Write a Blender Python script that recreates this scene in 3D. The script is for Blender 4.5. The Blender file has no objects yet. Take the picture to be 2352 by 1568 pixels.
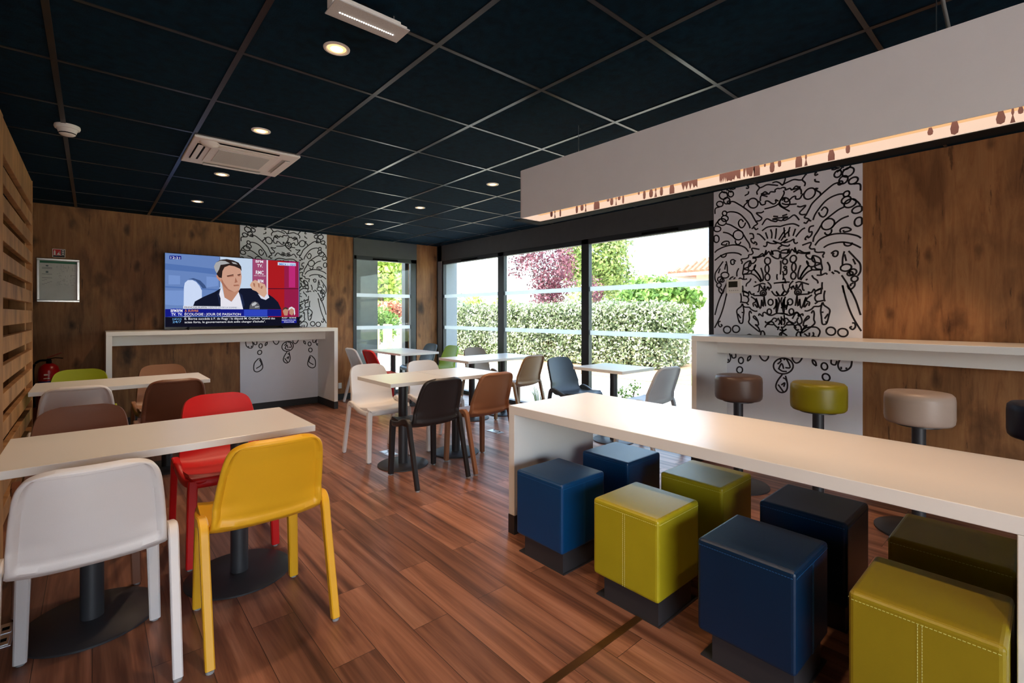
import bpy, bmesh, math, random
import numpy as np
from mathutils import Vector, Matrix
PI = math.pi
C = bpy.context.scene.collection
SC = bpy.context.scene

# ------------------------------------------------------------ camera, sky, sun, exposure
EYE, YAW = 1.30, 0.7201
cam_d = bpy.data.cameras.new('camera'); cam = bpy.data.objects.new('camera', cam_d); C.objects.link(cam)
cam.location = (0, 0, EYE); cam.rotation_euler = (PI/2, 0, -YAW)
cam_d.sensor_fit = 'HORIZONTAL'; cam_d.sensor_width = 36.0
cam_d.lens = 1099.3*36/2352
cam_d.shift_y = -(784-721.7)/2352
cam_d.clip_start = 0.02; cam_d.clip_end = 400
SC.camera = cam
SC.view_settings.view_transform = 'Standard'; SC.view_settings.look = 'None'
SC.view_settings.exposure = 0.12; SC.view_settings.gamma = 1.0; SC.view_settings.use_curve_mapping = False
w = bpy.data.worlds.new('world'); SC.world = w; w.use_nodes = True
wn = w.node_tree; wn.nodes.clear()
wo = wn.nodes.new('ShaderNodeOutputWorld'); wb = wn.nodes.new('ShaderNodeBackground'); ws = wn.nodes.new('ShaderNodeTexSky')
ws.sky_type = 'NISHITA'; ws.sun_disc = False; ws.sun_elevation = math.radians(58); ws.sun_rotation = math.radians(250)
ws.air_density = 1.0; ws.dust_density = 3.0; ws.ozone_density = 1.0
wb.inputs['Strength'].default_value = 2.3
wh = wn.nodes.new('ShaderNodeHueSaturation'); wh.inputs['Saturation'].default_value = .8
wn.links.new(ws.outputs[0], wh.inputs['Color']); wn.links.new(wh.outputs[0], wb.inputs[0]); wn.links.new(wb.outputs[0], wo.inputs[0])
sd = bpy.data.lights.new('sun', 'SUN'); sd.energy = 6.0; sd.angle = math.radians(0.6); sd.color = (1, .95, .86)
so = bpy.data.objects.new('sun', sd); C.objects.link(so)
so.rotation_euler = Vector((.52, -.18, -1.0)).to_track_quat('-Z', 'Y').to_euler()

# ------------------------------------------------------------ material helpers
def srgb(r, g, b):
    f = lambda c: (c/255/12.92) if c/255 <= .04045 else ((c/255+.055)/1.055)**2.4
    return (f(r), f(g), f(b))
class NT:
    def __init__(s, name):
        s.m = bpy.data.materials.new(name); s.m.use_nodes = True
        s.t = s.m.node_tree; s.n = s.t.nodes; s.l = s.t.links
        s.b = s.n['Principled BSDF']; s.o = s.n['Material Output']
    def new(s, kind, **kw):
        nd = s.n.new(kind)
        for k, v in kw.items():
            if k in nd.inputs.keys(): nd.inputs[k].default_value = v
            else: setattr(nd, k, v)
        return nd
    def link(s, a, b): s.l.new(a, b)
    def coords(s, scale=(1, 1, 1), kind='Object'):
        tc = s.new('ShaderNodeTexCoord'); mp = s.new('ShaderNodeMapping'); mp.inputs['Scale'].default_value = scale
        s.link(tc.outputs[kind], mp.inputs['Vector']); return mp.outputs[0]
    def ramp(s, fac, stops):
        r = s.new('ShaderNodeValToRGB'); e = r.color_ramp.elements
        while len(e) < len(stops): e.new(.5)
        for k, (p, c) in zip(e, stops): k.position = p; k.color = (*c, 1) if len(c) == 3 else c
        s.link(fac, r.inputs[0]); return r.outputs[0]
    def mix(s, fac, a, b, blend='MIX'):
        m = s.new('ShaderNodeMix', data_type='RGBA', blend_type=blend)
        for inp, v in ((m.inputs[0], fac), (m.inputs[6], a), (m.inputs[7], b)):
            if isinstance(v, (int, float)): inp.default_value = v
            elif isinstance(v, tuple): inp.default_value = (*v, 1) if len(v) == 3 else v
            else: s.link(v, inp)
        return m.outputs[2]
def set_b(b, **kw):
    for k, v in kw.items(): b.inputs[k].default_value = v
def plain(name, col, rough=.5, metal=0.0, var=.06, vscale=9.0, bump=0.0, bscale=250.0, spec=.5, coat=0.0):
    t = NT(name); b = t.b
    set_b(b, Roughness=rough, Metallic=metal); b.inputs['Specular IOR Level'].default_value = spec
    b.inputs['Coat Weight'].default_value = coat
    nz = t.new('ShaderNodeTexNoise', Scale=vscale, Detail=3.0); t.link(t.coords(), nz.inputs['Vector'])
    lo = tuple(c*(1-var) for c in col); hi = tuple(min(1, c*(1+var)) for c in col)
    t.link(t.ramp(nz.outputs[0], [(.3, lo), (.7, hi)]), b.inputs['Base Color'])
    if bump:
        n2 = t.new('ShaderNodeTexNoise', Scale=bscale, Detail=2.0); t.link(t.coords(), n2.inputs['Vector'])
        bp = t.new('ShaderNodeBump', Strength=bump, Distance=.002); t.link(n2.outputs[0], bp.inputs['Height']); t.link(bp.outputs[0], b.inputs['Normal'])
    return t.m
def glow(name, col, strength):
    t = NT(name); set_b(t.b, Roughness=.5)
    t.b.inputs['Base Color'].default_value = (0, 0, 0, 1); t.b.inputs['Specular IOR Level'].default_value = 0.0
    nz = t.new('ShaderNodeTexNoise', Scale=30.0); t.link(t.coords(), nz.inputs['Vector'])
    t.link(t.ramp(nz.outputs[0], [(0, tuple(c*.96 for c in col)), (1, col)]), t.b.inputs['Emission Color'])
    t.b.inputs['Emission Strength'].default_value = strength
    return t.m

def oak(name, light, mid, dark, rough=.55, knots=1.0):
    t = NT(name); b = t.b; set_b(b, Roughness=rough); b.inputs['Specular IOR Level'].default_value = .3
    tc = t.new('ShaderNodeTexCoord'); sx = t.new('ShaderNodeSeparateXYZ'); t.link(tc.outputs['Object'], sx.inputs[0])
    ad = t.new('ShaderNodeMath', operation='ADD'); t.link(sx.outputs[0], ad.inputs[0]); t.link(sx.outputs[1], ad.inputs[1])
    def vec(a, c):
        m1 = t.new('ShaderNodeMath', operation='MULTIPLY'); m1.inputs[1].default_value = a; t.link(ad.outputs[0], m1.inputs[0])
        m2 = t.new('ShaderNodeMath', operation='MULTIPLY'); m2.inputs[1].default_value = c; t.link(sx.outputs[2], m2.inputs[0])
        cb = t.new('ShaderNodeCombineXYZ'); t.link(m1.outputs[0], cb.inputs[0]); t.link(m2.outputs[0], cb.inputs[1]); return cb.outputs[0]
    g = t.new('ShaderNodeTexNoise', Scale=1.0, Detail=8.0, Roughness=.7, Distortion=.8); t.link(vec(20, 1.9), g.inputs['Vector'])
    big = t.new('ShaderNodeTexNoise', Scale=1.0, Detail=4.0, Distortion=1.0); t.link(vec(4.2, 1.8), big.inputs['Vector'])
    base = t.ramp(g.outputs[0], [(.22, dark), (.42, mid), (.75, light)])
    base = t.mix(.75, base, t.ramp(big.outputs[0], [(.28, (.42, .38, .36)), (.5, (.95, .93, .92)), (.68, (1.22, 1.18, 1.14))]), 'MULTIPLY')
    wob = t.new('ShaderNodeTexNoise', Scale=1.0, Detail=5.0); t.link(vec(10, 6), wob.inputs['Vector'])
    for sa, sc_, lo, amt in ((2.3, 1.5, .11, .9), (5.1, 2.6, .09, .75)):
        v = t.new('ShaderNodeTexVoronoi', Scale=1.0, feature='F1', Randomness=1.0)
        vm = t.new('ShaderNodeMixRGB', blend_type='ADD'); vm.inputs[0].default_value = .33
        t.link(vec(sa, sc_), vm.inputs[1]); t.link(wob.outputs[1], vm.inputs[2]); t.link(vm.outputs[0], v.inputs['Vector'])
        kn = t.ramp(v.outputs['Distance'], [(lo*.45, (.07, .05, .04)), (lo*1.15, (.36, .33, .31)), (lo*2.3, (1, 1, 1))])
        base = t.mix(knots*amt, base, kn, 'MULTIPLY')
    cr = t.new('ShaderNodeTexNoise', Scale=1.0, Detail=6.0, Roughness=.72, Distortion=.4); t.link(vec(15, 1.3), cr.inputs['Vector'])
    ck = t.ramp(cr.outputs[0], [(.335, (.14, .11, .1)), (.385, (1, 1, 1))])
    base = t.mix(.7*knots, base, ck, 'MULTIPLY')
    t.link(base, b.inputs['Base Color'])
    bp = t.new('ShaderNodeBump', Strength=.12, Distance=.002); t.link(g.outputs[0], bp.inputs['Height']); t.link(bp.outputs[0], b.inputs['Normal'])
    return t.m

def floor_mat():
    t = NT('vinyl_plank_floor'); b = t.b; set_b(b, Roughness=.36); b.inputs['Specular IOR Level'].default_value = .45
    tc = t.new('ShaderNodeTexCoord'); sx = t.new('ShaderNodeSeparateXYZ'); t.link(tc.outputs['Object'], sx.inputs[0])
    cb = t.new('ShaderNodeCombineXYZ'); t.link(sx.outputs[1], cb.inputs[0]); t.link(sx.outputs[0], cb.inputs[1])
    br = t.new('ShaderNodeTexBrick'); br.offset = .41; br.offset_frequency = 2; br.squash = 1.0
    for k, v in (('Scale', 1.0), ('Mortar Size', .0012), ('Brick Width', 1.1), ('Row Height', .166), ('Bias', 0.0), ('Mortar Smooth', 0.1)): br.inputs[k].default_value = v
    br.inputs['Color1'].default_value = (0, 0, 0, 1); br.inputs['Color2'].default_value = (1, 1, 1, 1); br.inputs['Mortar'].default_value = (.5, .5, .5, 1)
    t.link(cb.outputs[0], br.inputs['Vector'])
    def streak(ax, ay, det, off):
        m1 = t.new('ShaderNodeMath', operation='MULTIPLY'); m1.inputs[1].default_value = ax; t.link(sx.outputs[0], m1.inputs[0])
        m2 = t.new('ShaderNodeMath', operation='MULTIPLY'); m2.inputs[1].default_value = ay; t.link(sx.outputs[1], m2.inputs[0])
        m3 = t.new('ShaderNodeMath', operation='MULTIPLY'); m3.inputs[1].default_value = off; t.link(br.outputs['Color'], m3.inputs[0])
        c3 = t.new('ShaderNodeCombineXYZ'); t.link(m1.outputs[0], c3.inputs[0]); t.link(m2.outputs[0], c3.inputs[1]); t.link(m3.outputs[0], c3.inputs[2])
        n = t.new('ShaderNodeTexNoise', Scale=1.0, Detail=det, Roughness=.6, Distortion=.5); t.link(c3.outputs[0], n.inputs['Vector']); return n.outputs[0]
    s1 = streak(17, .8, 4.0, 40.0); s2 = streak(75, 2.5, 3.0, 90.0)
    col = t.ramp(s1, [(.28, srgb(84, 52, 39)), (.43, srgb(124, 80, 60)), (.56, srgb(154, 104, 80)), (.75, srgb(178, 128, 102))])
    col = t.mix(.32, col, t.ramp(s2, [(.3, (.5, .47, .45)), (.6, (1.05, 1.05, 1.05))]), 'MULTIPLY')
    col = t.mix(.8, col, t.ramp(br.outputs['Color'], [(0, (.62, .6, .6)), (.5, (.92, .92, .92)), (1, (1.2, 1.18, 1.15))]), 'MULTIPLY')
    col = t.mix(br.outputs['Fac'], col, (.03, .015, .01))
    t.link(col, b.inputs['Base Color'])
    rr = t.ramp(s1, [(.3, (.42, .42, .42)), (.7, (.3, .3, .3))]); t.link(rr, b.inputs['Roughness'])
    bp = t.new('ShaderNodeBump', Strength=.06, Distance=.002); t.link(s2, bp.inputs['Height']); t.link(bp.outputs[0], b.inputs['Normal'])
    return t.m

def leaf_mat(name, lo, mid, hi, trans=.35, scale=1.3):
    t = NT(name); b = t.b; set_b(b, Roughness=.45); b.inputs['Specular IOR Level'].default_value = .4
    nz = t.new('ShaderNodeTexNoise', Scale=scale, Detail=5.0, Roughness=.75); t.link(t.coords(), nz.inputs['Vector'])
    n2 = t.new('ShaderNodeTexWhiteNoise', noise_dimensions='3D'); 
    geo = t.new('ShaderNodeNewGeometry'); t.link(geo.outputs['Random Per Island'], n2.inputs[0]) if False else None
    r = t.new('ShaderNodeMath', operation='ADD'); m = t.new('ShaderNodeMath', operation='MULTIPLY'); m.inputs[1].default_value = .5
    t.link(geo.outputs['Random Per Island'], m.inputs[0]); t.link(nz.outputs[0], r.inputs[0]); t.link(m.outputs[0], r.inputs[1])
    col = t.ramp(r.outputs[0], [(.4, lo), (.72, mid), (.98, hi)])
    t.link(col, b.inputs['Base Color'])
    tr = t.new('ShaderNodeBsdfTranslucent'); t.link(col, tr.inputs[0])
    mx = t.new('ShaderNodeMixShader'); mx.inputs[0].default_value = trans
    t.link(b.outputs[0], mx.inputs[1]); t.link(tr.outputs[0], mx.inputs[2]); t.link(mx.outputs[0], t.o.inputs[0])
    return t.m

def glass_mat():
    t = NT('window_glass'); t.n.remove(t.b)
    tr = t.new('ShaderNodeBsdfTransparent'); gl = t.new('ShaderNodeBsdfGlossy'); gl.inputs['Roughness'].default_value = 0.0
    nz = t.new('ShaderNodeTexNoise', Scale=1.2); t.link(t.coords(), nz.inputs['Vector'])
    t.link(t.ramp(nz.outputs[0], [(0, (.74, .785, .78)), (1, (.77, .815, .805))]), tr.inputs[0])
    lw = t.new('ShaderNodeLayerWeight', Blend=.5); pw = t.new('ShaderNodeMath', operation='POWER'); pw.inputs[1].default_value = 5.0
    t.link(lw.outputs['Facing'], pw.inputs[0]); fr = t.new('ShaderNodeMath', operation='MULTIPLY_ADD'); fr.inputs[1].default_value = .8; fr.inputs[2].default_value = .035
    t.link(pw.outputs[0], fr.inputs[0]); mx = t.new('ShaderNodeMixShader')
    t.link(fr.outputs[0], mx.inputs[0]); t.link(tr.outputs[0], mx.inputs[1]); t.link(gl.outputs[0], mx.inputs[2]); t.link(mx.outputs[0], t.o.inputs[0])
    return t.m
def frost_mat():
    t = NT('frosted_film'); b = t.b; set_b(b, Roughness=.6)
    nz = t.new('ShaderNodeTexNoise', Scale=60.0); t.link(t.coords(), nz.inputs['Vector'])
    c = t.ramp(nz.outputs[0], [(0, (.84, .88, .88)), (1, (.9, .93, .93))]); t.link(c, b.inputs['Base Color'])
    tl = t.new('ShaderNodeBsdfTranslucent'); t.link(c, tl.inputs[0])
    tp = t.new('ShaderNodeBsdfTransparent'); m1 = t.new('ShaderNodeMixShader'); m1.inputs[0].default_value = .6
    t.link(b.outputs[0], m1.inputs[1]); t.link(tl.outputs[0], m1.inputs[2])
    m2 = t.new('ShaderNodeMixShader'); m2.inputs[0].default_value = .05
    t.link(m1.outputs[0], m2.inputs[1]); t.link(tp.outputs[0], m2.inputs[2]); t.link(m2.outputs[0], t.o.inputs[0])
    return t.m

M = {}
M['oak'] = oak('oak_panel', srgb(160, 115, 74), srgb(134, 90, 54), srgb(94, 58, 32))
M['pine'] = oak('pine_slat', srgb(186, 142, 96), srgb(164, 118, 76), srgb(120, 80, 48), knots=.45)
M['floor'] = floor_mat()
M['tile'] = plain('navy_ceiling_tile', srgb(3, 29, 44), .95, var=.35, vscale=22, bump=.5, bscale=180, spec=.1)
M['tbar'] = plain('grey_ceiling_bar', srgb(38, 37, 38), .3, .5, spec=.6)
M['anth'] = plain('anthracite_paint', srgb(70, 72, 74), .6)
M['alu'] = plain('anthracite_window_frame', srgb(42, 46, 50), .4, spec=.5)
M['glass'] = glass_mat(); M['frost'] = frost_mat()
M['lam'] = plain('white_laminate', srgb(226, 224, 220), .32, var=.015, vscale=3, spec=.5)
M['black'] = plain('black_plinth', srgb(34, 32, 33), .5)
M['steel'] = plain('black_powder_steel', srgb(44, 44, 47), .45, bump=.15, bscale=600)
M['mural'] = plain('white_mural_panel', srgb(226, 226, 232), .5, var=.01)
M['ink'] = plain('black_ink', srgb(22, 18, 26), .5)
M['chrome'] = plain('brushed_steel', (.62, .62, .62), .28, 1.0)
M['glide'] = plain('clear_grey_glide', srgb(150, 150, 150), .25)
M['whiteplastic'] = plain('white_plastic', srgb(228, 224, 218), .42, var=.02)
M['slot'] = plain('dark_slot', srgb(8, 8, 9), .8, spec=.15)
M['filter'] = plain('grey_filter_mesh', srgb(190, 190, 188), .8, var=.08, vscale=200)
M['lampwhite'] = plain('white_lamp_shade', srgb(238, 239, 241), .55, var=.012)
M['bronze'] = plain('bronze_strip', srgb(96, 66, 36), .4, .7)
M['redpaint'] = plain('red_extinguisher_paint', srgb(170, 14, 22), .3, spec=.6)
M['pier'] = plain('pale_grey_pier', srgb(206, 210, 210), .6)
M['reveal'] = plain('grey_facade_render', srgb(150, 156, 160), .85, var=.05, vscale=40, bump=.3)
M['paving'] = plain('pale_paving', srgb(205, 196, 182), .9, var=.06, vscale=.8, bump=.2, bscale=60)
M['lawn'] = plain('dry_lawn', srgb(150, 158, 92), .95, var=.3, vscale=3.0, bump=.8, bscale=90)
M['mulch'] = plain('bark_mulch', srgb(176, 138, 100), .95, var=.35, vscale=14, bump=1, bscale=60)
M['render'] = plain('white_house_render', srgb(232, 226, 214), .9, var=.03)
M['rooftile'] = plain('terracotta_tile', srgb(152, 98, 76), .85, var=.3, vscale=6)
M['post'] = plain('pale_timber', srgb(206, 176, 128), .8, var=.15, vscale=8)
M['bark'] = plain('tree_bark', srgb(96, 78, 62), .95, var=.3, vscale=12, bump=1, bscale=40)
M['warmpanel'] = glow('lit_lamp_panel', (1.0, .70, .52), .93)
M['warmband'] = glow('lit_lamp_band', (1.0, .56, .26), .9)
M['plum'] = plain('plum_print', srgb(50, 18, 32), .6)
M['bulb'] = glow('downlight_bulb', (1.0, .72, .42), 9.0)
M['reflector'] = glow('downlight_reflector', (1.0, .55, .25), 1.6)
M['led'] = glow('led_dot', (1.0, .95, .88), 12.0)
M['hedge'] = leaf_mat('hedge_leaf', srgb(42, 54, 30), srgb(106, 120, 74), srgb(212, 212, 184), .25, 2.0)
M['plumleaf'] = leaf_mat('plum_leaf', srgb(58, 26, 38), srgb(104, 54, 66), srgb(160, 104, 112), .3)
M['pineleaf'] = leaf_mat('pine_needle', srgb(66, 88, 40), srgb(118, 138, 68), srgb(176, 184, 110), .3)
M['greenleaf'] = leaf_mat('green_leaf', srgb(56, 86, 34), srgb(106, 140, 62), srgb(168, 190, 108), .4)
M['limeleaf'] = leaf_mat('lime_leaf', srgb(98, 124, 40), srgb(160, 182, 76), srgb(216, 224, 140), .45)
M['redleaf'] = leaf_mat('red_leaf', srgb(130, 70, 50), srgb(196, 120, 96), srgb(226, 170, 140), .4)
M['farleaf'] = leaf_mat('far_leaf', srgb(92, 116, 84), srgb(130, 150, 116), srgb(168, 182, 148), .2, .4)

# ------------------------------------------------------------ mesh helpers
class MB:
    def __init__(s): s.v = []; s.f = []; s.mi = []
    def add(s, vs, fs, mi=0):
        o = len(s.v); s.v += [tuple(p) for p in vs]
        for f in fs: s.f.append(tuple(o+i for i in f)); s.mi.append(mi)
    def box(s, a, b, mi=0):
        x0, y0, z0 = a; x1, y1, z1 = b
        s.add([(x0, y0, z0), (x1, y0, z0), (x1, y1, z0), (x0, y1, z0), (x0, y0, z1), (x1, y0, z1), (x1, y1, z1), (x0, y1, z1)],
              [(0, 3, 2, 1), (4, 5, 6, 7), (0, 1, 5, 4), (1, 2, 6, 5), (2, 3, 7, 6), (3, 0, 4, 7)], mi)
    def lathe(s, prof, c=(0, 0, 0), n=32, mi=0, cap=True):
        vs = []; m = len(prof)
        for k in range(n):
            a = 2*PI*k/n
            for r, z in prof: vs.append((c[0]+r*math.cos(a), c[1]+r*math.sin(a), c[2]+z))
        fs = []
        for k in range(n):
            k2 = (k+1) % n
            for j in range(m-1): fs.append((k*m+j, k2*m+j, k2*m+j+1, k*m+j+1))
        if cap:
            fs.append(tuple(k*m for k in reversed(range(n)))); fs.append(tuple(k*m+m-1 for k in range(n)))
        s.add(vs, fs, mi)
    def sweep(s, pts, sizes, ref=(0, 0, 1), ch=.28, mi=0):
        # rectangle with chamfered corners swept along a path; sizes = (side, other) per point
        P = [Vector(p) for p in pts]; n = len(P); vs = []; ref = Vector(ref)
        for i in range(n):
            t = (P[min(i+1, n-1)]-P[max(i-1, 0)]).normalized()
            sd = t.cross(ref).normalized(); up = sd.cross(t).normalized()
            a, b = sizes[i][0]/2, sizes[i][1]/2; c = min(a, b)*ch
            for u, v in ((-a+c, -b), (a-c, -b), (a, -b+c), (a, b-c), (a-c, b), (-a+c, b), (-a, b-c), (-a, -b+c)):
                vs.append(P[i]+sd*u+up*v)
        fs = []
        for i in range(n-1):
            for k in range(8): fs.append((i*8+k, i*8+(k+1) % 8, (i+1)*8+(k+1) % 8, (i+1)*8+k))
        fs.append(tuple(range(7, -1, -1))); fs.append(tuple((n-1)*8+k for k in range(8)))
        s.add(vs, fs, mi)
    def tube(s, pts, r, n=8, mi=0):
        P = [Vector(p) for p in pts]; m = len(P); vs = []
        for i in range(m):
            t = (P[min(i+1, m-1)]-P[max(i-1, 0)]).normalized()
            ref = Vector((0, 0, 1)) if abs(t.z) < .9 else Vector((1, 0, 0))
            a = t.cross(ref).normalized(); b = a.cross(t); rr = r[i] if isinstance(r, (list, tuple)) else r
            for k in range(n):
                an = 2*PI*k/n; vs.append(P[i]+a*(rr*math.cos(an))+b*(rr*math.sin(an)))
        fs = []
        for i in range(m-1):
            for k in range(n): fs.append((i*n+k, i*n+(k+1) % n, (i+1)*n+(k+1) % n, (i+1)*n+k))
        fs.append(tuple(range(n-1, -1, -1))); fs.append(tuple((m-1)*n+k for k in range(n)))
        s.add(vs, fs, mi)
    def prism(s, poly, axis, lo, hi, mi=0):
        # poly of 2D points extruded along an axis (0, 1 or 2)
        n = len(poly)
        def mk(p, h):
            q = list(p); q.insert(axis, h); return tuple(q)
        s.add([mk(p, lo) for p in poly]+[mk(p, hi) for p in poly],
              [tuple(range(n)), tuple(range(2*n-1, n-1, -1))]+[(i, i+n, (i+1) % n+n, (i+1) % n) for i in range(n)], mi)
    def mesh(s, name, mats, smooth=None):
        me = bpy.data.meshes.new(name); me.from_pydata(s.v, [], s.f)
        for m in (mats if isinstance(mats, (list, tuple)) else [mats]): me.materials.append(m)
        me.polygons.foreach_set('material_index', s.mi)
        bm = bmesh.new(); bm.from_mesh(me); bmesh.ops.recalc_face_normals(bm, faces=bm.faces); bm.to_mesh(me); bm.free()
        if smooth is not None:
            me.polygons.foreach_set('use_smooth', [True]*len(me.polygons)); me.set_sharp_from_angle(angle=math.radians(smooth))
        me.update(); return me
    def build(s, name, mats, parent=None, smooth=None, bevel=0, seg=2):
        return put(name, s.mesh(name, mats, smooth), parent, bevel, seg)
def put(name, me, parent=None, bevel=0, seg=2):
    o = bpy.data.objects.new(name, me); C.objects.link(o)
    if parent is not None: o.parent = parent
    if bevel:
        b = o.modifiers.new('bevel', 'BEVEL'); b.width = bevel; b.segments = seg; b.limit_method = 'ANGLE'; b.harden_normals = False
    return o
def tag(o, label=None, cat=None, group=None, kind=None):
    for k, v in (('label', label), ('category', cat), ('group', group), ('kind', kind)):
        if v: o[k] = v
    return o
def thing(name, label, cat, loc=(0, 0, 0), rz=0.0, group=None):
    o = bpy.data.objects.new(name, None); C.objects.link(o); o.location = loc; o.rotation_euler = (0, 0, rz); o.empty_display_size = .1
    return tag(o, label, cat, group)
def struct(name, mb, m, parent=None, bevel=0):
    o = mb.build(name, m, parent, bevel=bevel)
    if parent is None: o['kind'] = 'structure'
    return o
def dup(root, loc, rz, label, group=None):
    def cp(o, par):
        c = o.copy(); C.objects.link(c)
        if par is not None: c.parent = par
        for ch in o.children: cp(ch, c)
        return c
    r = cp(root, None); r.location = loc; r.rotation_euler = (0, 0, rz); r['label'] = label
    if group: r['group'] = group
    return r
def catmull(P, k=6, closed=False):
    P = [np.array(p, float) for p in P]; n = len(P); out = []
    for i in range(n if closed else n-1):
        a = P[(i-1) % n] if closed else P[max(i-1, 0)]; b = P[i]; c = P[(i+1) % n]; d = P[(i+2) % n] if closed else P[min(i+2, n-1)]
        for j in range(k):
            t = j/k; out.append(.5*((2*b)+(-a+c)*t+(2*a-5*b+4*c-d)*t*t+(-a+3*b-3*c+d)*t**3))
    if not closed: out.append(P[-1])
    return out

# ------------------------------------------------------------ the room shell
XW, YB, CE = 4.57, 7.20, 2.4916          # window wall, television wall, ceiling
XL, YR = -4.0, -4.2
T = .642; GX, GY = 1.149, 1.8071
b = MB(); b.box((XL-.3, YR-.3, -.2), (XW+.3, YB+.3, 0)); struct('floor', b, M['floor'])
b = MB(); b.box((XL-.3, YR-.3, CE), (XW+.3, YB+.3, CE+.25)); struct('ceiling', b, M['tile'])
b = MB()
k = -12
while GX+k*T < XW:
    x = GX+k*T
    if x > XL: b.box((x-.012, YR, CE-.004), (x+.012, YB, CE+.001))
    k += 1
k = -12
while GY+k*T < YB:
    y = GY+k*T
    if y > YR: b.box((XL, y-.0095, CE-.0035), (XW, y+.0095, CE+.001))
    k += 1
struct('ceiling_grid', b, M['tbar'])
b = MB(); b.box((XL, YB, 0), (3.04, YB+.3, CE)); b.box((4.156, YB, 0), (XW, YB+.3, CE)); struct('wall_back', b, M['oak'])
b = MB(); b.box((3.04, YB, 2.222), (4.156, YB+.3, CE)); struct('wall_back_header', b, M['anth'])
b = MB(); b.box((XW, YR, 0), (XW+.3, 2.215, CE)); struct('wall_right', b, M['oak'])
b = MB(); b.box((XW, 2.215, 2.225), (XW+.3, YB+.3, CE)); struct('wall_right_header', b, M['anth'])
b = MB(); b.box((XW, 7.075, 0), (XW+.33, YB+.33, CE)); struct('wall_corner_pier', b, M['reveal'])
b = MB(); b.box((XL-.3, YR, 0), (XL, YB+.3, CE)); b.box((-1.3, 1.6, 0), (-1.2, YB, CE)); b.box((-1.3, 1.5, 0), (-.5, 1.6, CE))  # last two boxes: inner walls added to keep the slat gaps dark
struct('wall_left', b, M['oak'])
b = MB(); b.box((XL-.3, YR-.3, 0), (-3.4, YR, CE)); b.box((1.6, YR-.3, 0), (XW+.3, YR, CE)); b.box((-3.4, YR-.3, 2.35), (1.6, YR, CE)); b.box((-3.4, YR-.3, 0), (1.6, YR, .1))
struct('wall_rear', b, M['oak'])  # unseen rear wall; its wide opening is added to let daylight in
b = MB()
for x in (-3.4, -1.75, -.1, 1.54): b.box((x, YR-.12, .1), (x+.06, YR-.05, 2.35))
struct('added_rear_window', b, M['alu'])  # mullions of the added opening behind the camera
b = MB(); b.box((3.04, YB-.012, 0), (3.052, YB, CE)); b.box((XW-.012, YB-.012, 0), (XW, YB, CE)); struct('trim_1', b, M['alu'])
b = MB(); b.box((XL, YB-.012, 0), (3.04, YB, .09)); b.box((4.156, YB-.012, 0), (XW, YB, .09)); struct('baseboard_back', b, M['black'])
b = MB(); b.box((XW-.012, YR, 0), (XW, 2.215, .09)); struct('baseboard_right', b, M['black'])
b = MB(); b.box((3.235, 7.56, 0), (3.62, 7.8, 2.9)); struct('wall_outer_pier', b, M['pier'])
b = MB(); b.box((4.10, YB+.30, 0), (4.56, YB+.42, 2.9)); struct('wall_outer_return', b, M['anth'])  # dark paint put in for the shade on this outer reveal

def window(name, bars, panes, bands, vents, fx):
    root = bpy.data.objects.new(name, None); C.objects.link(root); root['kind'] = 'structure'
    b = MB()
    for a, c in bars: b.box(a, c)
    b.build('window_frame', M['alu'], root, bevel=.004)
    for a, c in panes:
        b = MB(); b.box(a, c); b.build('pane', M['glass'], root)
    for a, c in bands:
        b = MB(); b.box(a, c); b.build('frosted_band', M['frost'], root)
    for a, c in vents:
        b = MB(); b.box(a, c); b.build('air_vent', M['slot'], root, bevel=.006)
    return root
fx0, fx1 = XW+.01, XW+.075
ys = [(2.275, 3.795), (3.913, 5.407), (5.548, 7.03)]
window('window_1',
       [((fx0, 2.215, 0), (fx1, 2.275, 2.225)), ((fx0, 3.795, 0), (fx1, 3.913, 2.225)), ((fx0, 5.407, 0), (fx1, 5.548, 2.225)), ((fx0, 7.03, 0), (fx1, 7.075, 2.225)),
        ((fx0, 2.215, 2.163), (fx1, 7.075, 2.225)), ((fx0, 2.215, 0), (fx1, 7.075, .055))],
       [((XW+.04, a, .055), (XW+.046, c, 2.163)) for a, c in ys],
       [((XW+.036, a, z0), (XW+.039, c, z1)) for a, c in ys for z0, z1 in ((1.585, 1.64), (1.047, 1.103))],
       [((XW-.012, 2.6, 2.17), (XW+.02, 3.03, 2.2)), ((XW-.012, 6.05, 2.17), (XW+.02, 6.47, 2.2))], 0)
wy0, wy1 = YB+.01, YB+.075
window('window_2',
       [((3.04, wy0, 0), (3.103, wy1, 2.222)), ((4.05, wy0, 0), (4.156, wy1, 2.222)), ((3.04, wy0, 2.16), (4.156, wy1, 2.222)), ((3.04, wy0, 0), (4.156, wy1, .055))],
       [((3.103, YB+.04, .055), (4.05, YB+.046, 2.16))],
       [((3.103, YB+.036, z0), (4.05, YB+.039, z1)) for z0, z1 in ((1.576, 1.632), (1.06, 1.118))],
       [((3.37, YB-.012, 2.165), (3.80, YB+.02, 2.195))], 0)

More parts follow.
